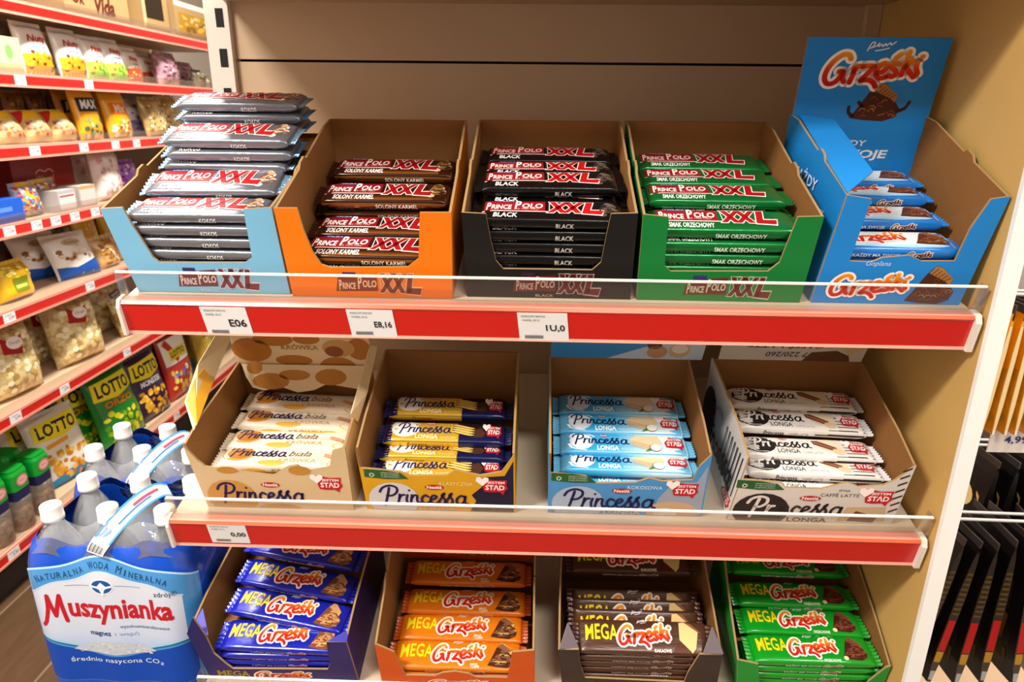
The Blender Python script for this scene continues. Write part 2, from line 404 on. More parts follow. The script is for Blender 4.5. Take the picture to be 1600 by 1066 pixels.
def pp_art(base2, flavour, under, side='f2e6dc', wcol=('6a4028', 'b08858', 'd8b888'), red='a81420', ban=None, grad=None):
    A = Art()
    if grad: A.put(rect(.02, -.35, .98, .42, 8, 6), grad, 1)
    A.put(rect(.03, .36, .46, .95, 6, 4), ban or 'a01620', 2)
    A.put(rect(.02, .315, .5, .355, 6, 1), 'fff0e8', 3)
    A.put(poly([(.10, .88), (.255, .88), (.265, 1.0), (.12, 1.0)]), '3a3a98', 4)
    A.txt('OLZA', .12, .90, .24, .98, 'e8e8ff', .02, .2, 5)
    polo(A, .045, .38, .445, .89, 4)
    A.txt('od 1955 roku', .25, .435, .41, .5, 'f8dcd0', .0, 0, 5)
    xxl(A, .46, .20, .88, 1.0, red, 3)
    A.txt(flavour, .10, .03, *((.42, .24) if len(flavour) > 7 else (.27, .24)), 'fff8f2', .02, .15, 4)
    if wcol: 
        wafer(A, .815, .30, .975, .98, *wcol, layer=1, n=5)
        A.put(ell(.86, .22, .03, .09, 10), wcol[2], 2)
    wd_ = .011 * len(under)
    A.txt(under, .60 - wd_ * 1.15, -.235, .60 + wd_ * 1.15, -.115, side, .02, 0, 4)
    return A
SILVER = mat('silver_foil', '90949f', .3, .72, bump=.55, bscale=70, stretch=(.35, 2.2, 1))
SILVER_BLUE = mat('blue_silver_foil', '88b0d0', .25, .8, bump=.8, bscale=240)
BROWNF = mat('brown_foil', '3c1a0c', .28, .45, bump=.4, bscale=70, stretch=(.35, 2.2, 1), coat=.4)
COPPER = mat('copper_foil_band', 'a86a2c', .25, .6, grad=(1, (0, '5a2408'), (.45, 'b87434'), (.7, '5a280c'), (1, '3c1a0c')), bump=.3, bscale=70, stretch=(.35, 2.2, 1))
BLACKF = mat('black_foil', '080708', .3, .1, spec=.35, bump=.5, bscale=70, stretch=(.35, 2.2, 1), coat=.3)
GREENF = mat('green_foil', '12803c', .26, .5, bump=.5, bscale=70, stretch=(.35, 2.2, 1), coat=.4)
B = {}
W5 = .052
B['lb'] = Bar(.158, W5, .0142, SILVER, SILVER_BLUE, pp_art(None, 'KOKOS', 'KOKOS', 'f6f6f6', ('7a4c34', 'c8a078', 'fff4e8'), 'b8121c', 'b01c28'), p=4.4)
B['or'] = Bar(.166, W5, .0142, BROWNF, BROWNF, pp_art(None, 'SOLONY KARMEL', 'SOLONY KARMEL', 'f6ece2', ('8a5a30', '5a3a20', 'd8b478'), 'a01018', '8c1420', COPPER))
B['bk'] = Bar(.167, W5, .0142, BLACKF, BLACKF, pp_art(None, 'BLACK', 'BLACK', 'c8c4c0', ('2c2220', '6a5a50', '5a4a42'), 'c01018', 'a01420'))
B['gr'] = Bar(.166, W5, .0142, GREENF, GREENF, pp_art(None, 'SMAK ORZECHOWY', 'SMAK ORZECHOWY', 'd8f0d8', None, 'a81018', '981420'))

def pc_art(kind):
    A = Art()
    if kind == 'kr':
        for (x, y, a, b) in ((.14, .55, .13, .42), (.44, .08, .11, .13), (.66, 1.0, .12, .12), (.94, .08, .06, .14), (.3, -.3, .1, .14), (.8, -.28, .08, .12)):
            A.put(ell(x, y, a, b, 16), 'e8b04c' if x > .2 else 'd89a40', 1)
        A.put(ell(.15, .58, .10, .34, 16), 'b87428', 2)
        A.txt('biała', .55, .46, .73, .8, '6a5448', -.004, .3, 4)
        A.txt('KRÓWKA', .49, .12, .79, .36, 'd0a878', .0, 0, 4)
        A.put(poly([(.82, .5), (.98, .2), (.99, .44), (.86, .74)]), 'f0dcc0', 2)
        for i in range(3): A.put(strokes([[(.84, .5 + i * .07), (.98, .26 + i * .07)]], .012, 1, 3), 'c87850', 3)
        princessa(A, .06, .3, .54, 1.0)
        A.txt('KRÓWKA', .45, -.3, .75, -.12, 'b89060', .01, 0, 4)
    if kind == 'kl':
        A.put(rect(.0, -.4, .62, 1.1, 8, 8), mat('gold_foil', 'e4b436', .28, .3, bump=.3, bscale=60, stretch=(.35, 2.2, 1)), 1)
        A.put(poly([(.60, 1.05), (.95, 1.05), (.95, .3), (.66, .2), (.60, .45)]), '1a1412', 2)
        A.put(ell(.17, .55, .115, .44, 20), 'ece6e0', 2)
        A.put(strokes([[(.06, .7), (.1, 1.0), (.2, 1.0), (.28, .85)]], .014, 3), 'd8cec4', 3)
        for i in range(4): A.put(strokes([[(.575, .86 - i * .13), (.72, .66 - i * .13)]], .03, 1, 3), 'e8c468', 4)
        A.put(poly([(.56, .95), (.74, .72), (.74, .1), (.56, .42)]), '3a2010', 3)
        A.put(poly([(.74, .6), (.8, .7), (.84, .4), (.82, .15), (.75, .14)]), '4a2c20', 3)
        A.txt('LONGA', .26, .04, .45, .26, 'fff0c0', .035, 0, 4)
        A.txt('KLASYCZNA', .47, .06, .6, .17, 'f4e0a0', .0, 0, 4)
        stad(A, .81, .1, .97, .95)
        nest(A, .33, .82, .42, .99)
        princessa(A, .10, .25, .56, .98, '24205c')
        A.txt('Princessa', .2, -.26, .36, -.1, '7a5410', 0, .2, 4)
    if kind == 'ko':
        A.put(rect(.0, -.5, .99, 1.1, 8, 8), mat('coconut_print', '50b8e8', .36, 0, grad=(0, (0, '1890cc'), (.45, '48b4e6'), (.62, 'a8dcf4'), (.72, 'd4e8f4'))), 1)
        A.put(ell(.17, .5, .095, .46, 20), 'e4eaf2', 2)
        A.put(strokes([[(.08, .72), (.12, 1.0), (.2, 1.03), (.27, .8)], [(.07, .3), (.1, .08), (.2, .02)]], .012, 3), 'f4f8ff', 3)
        A.put(poly([(.55, .66), (.6, .95), (.78, .96), (.8, .5), (.72, .1), (.57, .46)]), 'ecd2a8', 3)
        for i in range(4): A.put(strokes([[(.56, .62 - i * .1), (.7, .34 - i * .09)]], .009, 1, 3), 'd0a070', 4)
        A.put(ell(.745, .24, .048, .21, 16), '6a4434', 4); A.put(ell(.748, .25, .043, .19, 16), 'fbf6f0', 5)
        A.put(poly([(.66, .02), (.7, .22), (.72, .08)]), '4a8838', 5)
        A.txt('LONGA', .29, .02, .46, .28, 'f4fbff', .035, 0, 4)
        A.txt('KOKOSOWA', .48, .06, .62, .18, 'd8f2ff', .0, 0, 4)
        stad(A, .78, .12, .975, .98); nest(A, .315, .8, .385, .96)
        princessa(A, .09, .26, .55, .98, '1c2258')
    if kind == 'ca':
        for i in range(8):
            y = 1.0 - i * .17
            A.put(rect(.70 + (.06 if i < 5 else 0), y, .985, y + .035, 4, 1), '1e1c1c', 2)
        A.put(rect(.0, .0, .78, 1.02, 6, 6), 'f0ece8', 3)
        A.put(ell(.135, .5, .125, .48, 20), '241f1f', 4)
        A.put(strokes([[(.04, .6), (.06, .9), (.15, .98)], [(.05, .3), (.1, .1), (.18, .1)]], .012, 3), 'e8e4e0', 5)
        A.put(ell(.68, .62, .1, .4, 16), 'ecdcc0', 4)
        A.put(poly([(.55, .84), (.56, .62), (.7, .24), (.73, .45), (.6, .86)]), '7a4434', 5)
        A.put(strokes([[(.57, .74), (.71, .36)]], .012, 1, 3), 'b07858', 6)
        A.put(ell(.73, .24, .05, .18, 14), 'e8cfa8', 6)
        A.txt('LONGA', .26, .06, .43, .28, '2a2626', .012, 0, 5)
        A.txt('CAFFÈ LATTE', .45, .06, .6, .18, 'a89c90', .0, 0, 5)
        stad(A, .78, .12, .965, .98); nest(A, .3, .82, .37, .98, 5)
        princessa(A, .06, .26, .54, .98, '201c1c', 5)
        A.put(fit(strokes(P_LINES[:6], .13, 3), .06, .26, .54, .98, PBOX), 'f4f0ec', 6)
        A.txt('Princessa', .2, -.32, .36, -.12, '38302e', .01, .2, 4); A.txt('CAFFÈ LATTE', .4, -.3, .55, -.16, '8a8078', .0, 0, 4)
        A.put(rect(.6, -.24, .98, -.19, 4, 1), '2a2424', 3)
    return A
WHITEW = mat('white_wrapper', 'efe9e4', .33, bump=.4, bscale=50, stretch=(.35, 2.2, 1), coat=.2)
CREAMW = mat('cream_wrapper', 'f2e4cc', .33, bump=.4, bscale=50, stretch=(.35, 2.2, 1), coat=.2)
NAVYW = mat('navy_wrapper', '141a50', .3, .2, bump=.4, bscale=50, stretch=(.35, 2.2, 1), coat=.3)
SKYW = mat('sky_wrapper', '66b8e4', .33, bump=.4, bscale=50, stretch=(.35, 2.2, 1), coat=.2)
GOLDW = mat('gold_wrapper', 'c89a30', .28, .5, bump=.4, bscale=120)
STRIPED = mat('striped_wrapper_end', 'd8d6da', .35)
W4 = .042
B['kr'] = Bar(.170, W4, .015, CREAMW, CREAMW, pc_art('kr'), 4.8)
B['kl'] = Bar(.170, W4, .015, NAVYW, NAVYW, pc_art('kl'), 4.8)
B['ko'] = Bar(.176, W4, .015, SKYW, SKYW, pc_art('ko'), 4.8)
B['ca'] = Bar(.176, W4, .015, WHITEW, STRIPED, pc_art('ca'), 4.8)
def gz_art(kind):
    A = Art()
    if kind == 'bl':
        A.put(poly([(.02, .1), (.02, .95), (.55, 1.0), (.98, .95), (.98, .08), (.6, .02)]), mat('pale_blue_print', 'd4e8f8', .36, grad=(1, (0, '7cc0ec'), (.22, 'd8ecf8'), (1, 'eef4fa'))), 1)
        grzeski(A, .03, .16, .64, 1.0, 3)
        wafer(A, .66, .2, .97, .98, '5a2c1a', '8a5030', 'a8703c', 3, 5)
        A.txt('KAŻDY MA SWOJE', .10, -.26, .5, -.12, 'd4e8fc', .02, 0, 4)
        grzeski(A, .55, -.3, .78, -.06, 3, '5a2014')
        return A
    txt_c = {'mb': 'c8d0ff', 'mo': 'ffe0c0', 'mk': 'd8c8b8', 'mg': 'c8f0c8'}[kind]
    sh = fit(text('MEGA', .022, .0, 1.04), .05, .3, .305, .82)
    sh = ([(p[0], p[1] + .05 * math.sin((p[0] - .05) / .255 * 3.1)) for p in sh[0]], sh[1])
    A.put(sh, 'f4d418', 4)
    grzeski(A, .29, .06, .73, .98, 5)
    swash(A, .46, .9, .55, 1.03)
    if kind == 'mk':
        A.put(poly([(.79, .96), (.83, .98), (.93, .66), (.9, .14), (.87, .0), (.78, .4)]), 'e8c888', 4)
        A.put(poly([(.83, .98), (.88, .94), (.96, .6), (.93, .66)]), '8a5530', 5); A.put(poly([(.72, .0), (.77, .32), (.84, .28), (.9, .0)]), '5a2818', 3)
        A.txt('KAKAOWE', .58, .0, .71, .10, 'fff4ea', .02, 0, 6)
    elif kind == 'mg':
        wafer(A, .74, .1, .95, .98, '4a1c14', '7a4030', '8a5238', 3, 4); A.put(ell(.76, .14, .02, .08, 10), 'f0e0b0', 6)
        A.txt('ORZECHOWE', .57, .0, .71, .09, 'e8ffe8', .02, 0, 6)
    else:
        wafer(A, .745, .06, .96, 1.0, '4a2416' if kind == 'mo' else '7a4626', '8a5a38' if kind == 'mo' else 'c89060', 'd8a860', 3, 5)
        if kind == 'mo': A.txt('SMAK', .61, .1, .67, .17, 'ffeeda', .02, 0, 6); A.txt('TOFFI', .61, .0, .68, .09, 'ffeeda', .02, 0, 6)
    A.txt('KAŻDY MA SWOJE', .26, -.26, .55, -.13, txt_c, .015, 0, 4)
    grzeski(A, .56, -.29, .73, -.08, 3, 'a83c30' if kind != 'mk' else '6a3c2a', txt_c)
    return A
B['bl'] = Bar(.136, .048, .0155, mat('azure_wrapper', '1878d0', .3, bump=.4, bscale=50, stretch=(.35, 2.2, 1), coat=.3), MATS['azure_wrapper'], gz_art('bl'), 4.8)
B['mb'] = Bar(.178, .048, .0135, mat('royal_blue_wrapper', '1420a8', .26, .1, bump=.5, bscale=60, stretch=(.35, 2.2, 1), coat=.4), MATS['royal_blue_wrapper'], gz_art('mb'), 4.8)
B['mo'] = Bar(.190, .046, .0135, mat('orange_wrapper', 'e47812', .28, bump=.5, bscale=60, stretch=(.35, 2.2, 1), coat=.4), mat('dark_orange_seal', 'b84c10', .3, bump=.4), gz_art('mo'), 4.8)
B['mk'] = Bar(.186, .048, .0135, mat('cocoa_wrapper', '50301f', .36, .1, bump=.6, bscale=60, stretch=(.35, 2.2, 1), coat=.2), mat('cocoa_seal', '4a2c1e', .3, .2, bump=.5), gz_art('mk'), 4.8)
B['mg'] = Bar(.174, .046, .0135, mat('bright_green_wrapper', '0c9420', .26, bump=.5, bscale=60, stretch=(.35, 2.2, 1), coat=.4), MATS['bright_green_wrapper'], gz_art('mg'), 4.8)

# ------------------------------------------------------------------ main shelving
PHI = R(12)
ORG = {1: (0, 0, 0), 2: (0, .0038, -.3047), 3: (0, .0076, -.605)}
def SM(k, x=0, s=0, n=0): return Matrix.Translation(ORG[k]) @ Matrix.Rotation(PHI, 4, 'X') @ Matrix.Translation((x, s, n))
STEEL = mat('cream_steel', 'd2b494', .45, spec=.4, var=.08, vscale=6)
WHITEST = mat('white_steel', 'e8e0d6', .4)
DECK = mat('shelf_deck_steel', 'cdbda6', .45)
PANEL = mat('beige_side_panel', 'd2aa64', .5, var=.12, vscale=14)
RED = mat('red_price_rail', 'd01c16', .3, coat=.5)
PINK = mat('clear_rail_lip', 'e89a88', .25)
ORAN = mat('rail_hinge_strip', 'f0603c', .3)
ACR = clear_mat('clear_acrylic', 'fcfaf8', .4, .025, 'ffe8dc')
ACRE = mat('acrylic_edge_painted_glow', 'fffaf2', .3)  # white colour stands in for light glowing along the clear guard's top edge
DARK = mat('dark_slot', '14110e', .8)
unit = thing('shelving_unit', 'beige metal shelf unit with pale slotted upright and tan end panel', 'shelf unit', (0, 0, 0))
b = MB()
BY = .392
for z0, z1 in ((-1.25, -.70), (-.697, -.39), (-.387, -.06), (-.057, .291), (.295, .62)):
    b.box(-.02, 1.012, BY, BY + .02, z0, z1, STEEL)
b.box(-.02, 1.012, BY + .02, BY + .03, -1.33, .7, DARK)
b.build('back_panel', unit)
b = MB(); b.box(-.034, .004, BY - .012, BY + .03, -1.33, .7, WHITEST)
for i in range(34):
    z = .66 - i * .0585
    b.box(-.016, -.004, BY - .0128, BY - .0118, z - .027, z, DARK)
b.build('slotted_upright', unit, label='pale slotted upright')
b = MB(); b.box(1.012, 1.03, -.012, BY + .03, -1.33, .7, PANEL); b.build('end_panel', unit, label='tan end panel')
b = MB(); b.box(1.0115, 1.032, -.019, -.0121, -1.33, .7, mat('bright_white_trim', 'f6f4f0', .45)); b.build('edge_strip', unit, label='white front edge strip')
b = MB(); b.box(.99, 1.011, BY - .014, BY - .001, -1.33, .7, STEEL); b.build('corner_post', unit)
b = MB(); b.box(0, 1.01, .0, BY, .378, .40, STEEL); b.box(0, 1.01, -.012, 0, .374, .41, RED); b.build('top_shelf', unit)
b = MB(); b.box(0, 1.01, .03, BY, -1.33, -1.15, WHITEST); b.build('base_plinth', unit)
def display_shelf(k, dep, label, cloud, x0=-.004, x1=1.0):
    o = thing('display_shelf', label, 'shelf', SM(k), 'tilted display shelves')
    b = MB(); b.box(x0, x1 + .004, .004, dep, -.026, 0, DECK); b.box(x0, x1, dep - .05, dep - .03, -.06, -.026, DECK); b.build('shelf_board', o)
    b = MB()
    pr = [(.006, .001), (-.0065, .0008), (-.0098, -.0022), (-.0085, -.0048), (-.0085, -.0392), (-.0105, -.0425), (-.004, -.044), (.004, -.03)]
    ms = [PINK, ORAN, RED, RED, PINK, RED, WHITEST, WHITEST]
    for i in range(8):
        (a, c), (d, e) = pr[i], pr[(i + 1) % 8]
        b.add([(x0, a, c), (x1, a, c), (x1, d, e), (x0, d, e)], [(0, 1, 2, 3)], ms[i])
    rail = b.build('price_rail', o, label='red price rail')
    for xa, xb in ((x0 - .004, x0), (x1, x1 + .007)):
        b = MB(); b.prism([(.006, .003), (-.008, .0025), (-.0135, -.006), (-.0145, -.043), (-.004, -.0455), (.006, -.03)], 'x', xa, xb, WHITEST); b.build('end_cap', rail, label='white plastic end cap')
    b = MB(); gx = 1.004 + (.003 if k == 2 else .0)
    b.box(x0 + .002, gx, -.0035, -.001, 0, .0355, ACR)
    b.box(x0 + .002, gx, -.0040, -.0005, .0355, .0375, ACRE)
    b.box(gx, gx + .002, -.0035, .012, 0, .0355, ACR)
    b.box(x0, x0 + .002, -.0035, .012, 0, .0355, ACR)
    b.build('acrylic_guard', o, label='clear acrylic front guard')
display_shelf(1, .372, 'upper display shelf with red rail holding three price tags', 0)
display_shelf(2, .372, 'middle display shelf with red rail holding one price tag', 0, .008, 1.0)
display_shelf(3, .372, 'lowest display shelf, holding the cartons of large wafer bars', 0, .008, 1.0)
def price_tag(k, x0, x1, n0, n1, price, label, sh=.004):
    o = tag(link('price_tag', None), label, 'price tag', 'paper price tags on the red rails')
    o.matrix_world = SM(k, 0, -.0086, 0)
    b = MB(); pts = [(x0, n1), (x1, n1), (x1 + sh, n0), (x0 + sh, n0)]
    b.prism(pts, 'y', -.0009, 0, mat('tag_paper', 'eceaea', .5))
    A = Art(); w = x1 - x0; h = n1 - n0
    A.txt(price, x0 + .58 * w, n0 + .34 * h, x0 + .97 * w, n0 + .60 * h, '2c2c30', .02, -.1)
    for i, (a, c) in enumerate(((.08, .56), (.1, .45))):
        A.txt(('SMAKOWY BATON', 'WAFEL 50 G')[i], x0 + a * w, n0 + (.86 - i * .14) * h, x0 + c * w, n0 + (.93 - i * .14) * h, '55555c', .0, -.1)
    for i in range(14): A.put(rect(x0 + (.17 + i * .027) * w, n0 + .1 * h, x0 + (.185 + i * .027) * w, n0 + .22 * h), '404048', 4)
    A.lay(b, lambda u, v, f: (u, -.0009 - f, v))
    b.build('paper', o)
price_tag(1, .0907, .146, -.0435, -.0045, 'E06', 'price tag below the light blue carton of silver bars')
price_tag(1, .2668, .322, -.0415, -.0045, 'E8,16', 'price tag below the orange carton of caramel bars')
price_tag(1, .4699, .529, -.0423, -.0045, '1U,0', 'price tag below the black carton')
price_tag(2, .0579, .110, -.036, -.0022, '0,00', 'price tag on the middle rail, below the cow-spotted carton', .002)

# ------------------------------------------------------------------ cartons
FR = {
'lb':[(0.005,-0.0),(-0.0117,0.1053),(0.0151,0.1072),(0.0208,0.0848),(0.0274,0.0674),(0.0346,0.0455),(0.0406,0.039),(0.1448,0.0409),(0.1545,0.0477),(0.1554,0.1071),(0.1884,0.1098),(0.1925,0.0)],
'or':[(0.1974,0.0),(0.1927,0.1109),(0.2196,0.1113),(0.223,0.0853),(0.2295,0.0585),(0.2378,0.0423),(0.248,0.0384),(0.3402,0.0409),(0.3538,0.0518),(0.3589,0.1082),(0.3944,0.1087),(0.3917,0.0)],
'bk':[(0.4087,0.0),(0.4052,0.1064),(0.4329,0.1053),(0.4384,0.0728),(0.4441,0.0479),(0.4524,0.0373),(0.5576,0.0376),(0.5674,0.0477),(0.5715,0.0836),(0.5748,0.1075),(0.605,0.1087),(0.606,0.0)],
'gr':[(0.6131,-0.0),(0.6108,0.1073),(0.6399,0.1047),(0.6420,0.045),(0.6500,0.0378),(0.7632,0.0398),(0.7743,0.0514),(0.7839,0.107),(0.8127,0.1082),(0.808,0.0)],
'bl':[(0.8215,-0.0),(0.8326,0.1325),(0.8601,0.1285),(0.8544,0.0542),(0.8796,0.053),(0.8904,0.0588),(0.9198,0.0624),(0.9364,0.0555),(0.974,0.0562),(0.9785,0.0968),(0.9894,0.1304),(1.009,0.1337),(0.9969,0)],
'kr':[(0.0488,0),(0.0388,0.1066),(0.0529,0.0803),(0.0609,0.0708),(0.095,0.0619),(0.1099,0.0635),(0.1492,0.0581),(0.1715,0.0742),(0.1838,0.0768),(0.1958,0.0662),(0.2266,0.0749),(0.2335,0.1019),(0.251,0.1088),(0.2504,0)],
'kl':[(0.2681,0),(0.2631,0.1046),(0.2654,0.0724),(0.3183,0.0675),(0.3305,0.0613),(0.3798,0.0629),(0.3911,0.0721),(0.4238,0.0643),(0.4524,0.0718),(0.469,0.1013),(0.4705,0)],
'ko':[(0.5151,0),(0.5135,0.101),(0.5161,0.0699),(0.5624,0.0659),(0.5757,0.0542),(0.6284,0.057),(0.6452,0.0653),(0.6632,0.0604),(0.702,0.0639),(0.7079,0.0869),(0.7212,0.1074),(0.7226,0)],
'ca':[(0.7555,0),(0.7663,0.1056),(0.765,0.0715),(0.8157,0.0677),(0.8216,0.0591),(0.8678,0.0584),(0.8994,0.0704),(0.915,0.0633),(0.9457,0.0676),(0.9573,0.0756),(0.9771,0.1017),(0.9739,0)],
'mb':[(0.0127,0),(0.0001,0.1024),(0.0169,0.1381),(0.0265,0.0993),(0.0298,0.0587),(0.0437,0.0337),(0.0512,0.0234),(0.1949,0.0292),(0.2003,0.0417),(0.2015,0.0934),(0.2304,0.0947),(0.2383,0)],
'mo':[(0.2740,0),(0.2709,0.0924),(0.2982,0.0749),(0.3024,0.0469),(0.3109,0.0214),(0.355,.0222),(.366,.030),(.385,.034),(.405,.030),(.415,.0226),(0.4626,0.0231),(0.4663,0.0522),(0.4699,0.0833),(0.501,0.0892),(0.5033,0)],
'mk':[(0.5448,0),(0.5348,0.0923),(0.5639,0.0937),(0.5697,0.0545),(0.5767,0.0291),(0.7224,0.026),(0.725,0.049),(0.7358,0.0915),(0.768,0.0923),(0.7716,0)],
'mg':[(0.8046,0),(0.7905,0.0819),(0.8219,0.0732),(0.8322,0.0273),(0.8465,0.0157),(0.9804,0.0198),(0.9864,0.043),(1.0022,0.0751),(1.008,0.0792),(1.009,0)]}
# shelf, s front, s back, back height, outer colour, label, what the bars in it are called
BX = {
'lb': (1, .019, .26, .135, '7cbce0', 'light blue open carton heaped with silver wafer bars', 'light blue carton'),
'or': (1, .014, .262, .155, 'ee7a08', 'orange open carton of caramel wafer bars on the upper shelf', 'upper orange carton'),
'bk': (1, .021, .262, .156, '151413', 'black open carton of black wafer bars', 'black carton'),
'gr': (1, .021, .262, .157, '097c34', 'green open carton of nut wafer bars on the upper shelf', 'upper green carton'),
'bl': (1, .022, .215, .178, '1a86d8', 'bright blue open carton with a tall printed header card', 'tall-headed blue carton'),
'kr': (2, .021, .20, .125, 'd8bc90', 'cream and caramel cow-spotted open carton with torn front', 'cow-spotted carton'),
'kl': (2, .024, .215, .14, 'd8a018', 'yellow and navy open carton of gold-wrapped wafer bars', 'yellow and navy carton'),
'ko': (2, .026, .21, .138, '4c94cc', 'steel blue open carton of coconut wafer bars', 'steel blue coconut carton'),
'ca': (2, .021, .21, .14, 'dcd4cc', 'white open carton with black stripes on its side', 'black-striped white carton'),
'mb': (3, .02, .235, .125, '2c2468', 'navy blue open carton of skewed blue wafer bars', 'navy blue carton'),
'mo': (3, .02, .225, .16, 'd85a10', 'orange open carton of toffee wafer bars on the lowest shelf', 'lowest orange carton'),
'mk': (3, .02, .225, .13, '3c3028', 'dark brown open carton of cocoa wafer bars', 'dark brown carton'),
'mg': (3, .02, .225, .14, '1c9a34', 'green open carton of large bars on the lowest shelf', 'lowest green carton')}
TH = .003
def carton_front_art(key, x0, x1):
    A = Art(); w = x1 - x0
    X = lambda u: x0 + u * w
    if key in ('lb', 'or', 'bk', 'gr'):
        bn = {'lb': '6a2c34', 'or': '7a3418', 'bk': '5a1c1a', 'gr': '6a2420'}[key]; ed = {'lb': 'd8ccd4', 'or': 'e8b890', 'bk': 'b0948c', 'gr': 'b8c4a8'}[key]
        A.put(poly([(X(.28), .008), (X(.30), .027), (X(.54), .031), (X(.54), .009)]), bn, 1)
        polo(A, X(.30), .009, X(.535), .026, 2, ed)
        xxl(A, X(.54), .004, X(.82), .034, bn, 1, ed)
        A.put(rect(X(.33), .0285, X(.41), .033), '343470' if key != 'bk' else '3a2030', 2)
        if key in ('lb', 'bk'): A.txt({'lb': 'KOKOS', 'bk': 'BLACK'}[key], X(.42), .0015, X(.53), .005, ed, .01, 0, 2)
    elif key == 'bl':
        grzeski(A, X(.08), .004, X(.64), .043, 2)
        wafer(A, X(.62), .002, X(.93), .05, '4a2418', '7a4428', 'a87840', 1, 5)
        A.txt('Goplana', X(.30), .047, X(.46), .055, 'c8e0f8', .0, .3, 2)
    elif key in ('kr', 'kl', 'ko', 'ca'):
        if key == 'kr':
            for u, v, a, b2 in ((.16, .02, .13, .028), (.68, .068, .075, .008), (.2, .066, .07, .006), (.5, .0, .15, .008)): A.put(ell(X(u), v, a * w, b2, 14), 'c08838', 1)
        if key == 'kl':
            A.put(poly([(X(.70), .0), (X(.74), .02), (X(.71), .03), (X(.78), .045), (X(.77), .058), (X(.80), .062), (X(.93), .065), (X(.985), .09), (X(.99), 0)]), '1c1a34', 1)
            A.put(rect(X(.77), .001, X(.96), .014), '3a2416', 2)
            A.txt('KLASYCZNA', X(.50), .046, X(.72), .052, 'f0dc98', .0, 0, 3)
        if key == 'ko':
            A.put(poly([(X(.68), 0), (X(.7), .03), (X(.76), .05), (X(.78), .06), (X(.93), .06), (X(.985), .09), (X(.99), 0)]), '9aa4b8', 1)
            A.put(ell(X(.80), .008, .035, .018, 16), 'c8a882', 2); A.put(ell(X(.76), .002, .016, .012, 14), 'd8ccc0', 3)
            A.txt('KOKOSOWA', X(.50), .046, X(.72), .052, 'd4ecfc', .0, 0, 3)
        if key == 'ca':
            for i in range(7): A.put(poly([(X(.95), .02 + i * .0115), (X(1.0), .026 + i * .0115), (X(1.0), .029 + i * .0115), (X(.95), .023 + i * .0115)]), '28242a', 1)
            A.txt('SMAK', X(.62), .055, X(.69), .059, '6a605a', .0, 0, 3); A.txt('CAFFÈ LATTE', X(.52), .046, X(.75), .053, '5a504a', .0, 0, 3)
            A.put(poly([(X(.66), .003), (X(.7), .028), (X(.93), .03), (X(.95), .004)]), 'c8ae88', 1); A.put(poly([(X(.72), .004), (X(.76), .022), (X(.9), .012), (X(.88), .002)]), '6a4430', 2)
        A.put(ell(X(.19), .018, .17 * w, .031, 20), {'kr': 'c8924c', 'kl': 'd0ccd0', 'ko': 'a8b8cc', 'ca': '2a2424'}[key], 2)
        princessa(A, X(.09), .006, X(.70), .046, '1e1c50' if key != 'ca' else '2a2626', 4)
        if key == 'ca': A.put(fit(strokes(P_LINES[:4], .13, 3), X(.09), .006, X(.70), .046, PBOX), 'e0d8d0', 5)
        nest(A, X(.40), .038, X(.53), .047, 4)
        stad(A, X(.74), .032, X(.95), .062, 4)
        if key != 'kr':
            A.put(poly([(X(.012), .058), (X(.012), .0712), (X(.15), .0700), (X(.25), .066), (X(.30), .056), (X(.15), .055)]), '2a5c2c', 3)
            for i in range(3): A.txt(('OPAKOWANIE', 'W 70% Z PAPIERU', 'Z RECYKLINGU')[i], X(.12), .0645 - i * .0034, X(.24), .0668 - i * .0034, 'c8d8c0', 0, 0, 4)
            for i in range(3):
                t = 2.09 * i + .5
                A.put(strokes([[(X(.06) + .0032 * math.cos(t), .0618 + .0032 * math.sin(t)), (X(.06) + .0032 * math.cos(t + 1.5), .0618 + .0032 * math.sin(t + 1.5))]], .0007, 1, 3), 'd8e4d0', 4)
            A.txt('LONGA', X(.36), .0005, X(.60), .008, 'c8b8b0' if key != 'ca' else '4a3c3c', .02, 0, 3)
    else:
        c = {'mb': '5a4a30', 'mo': '', 'mk': '', 'mg': ''}[key]
        if key == 'mb': A.txt('MEGA', X(.06), .006, X(.28), .02, 'a88a20', .03, 0, 2); grzeski(A, X(.3), .002, X(.70), .024, 2)
        else: grzeski(A, X(.3), .001, X(.7), .017, 2)
    return A
CART = {}
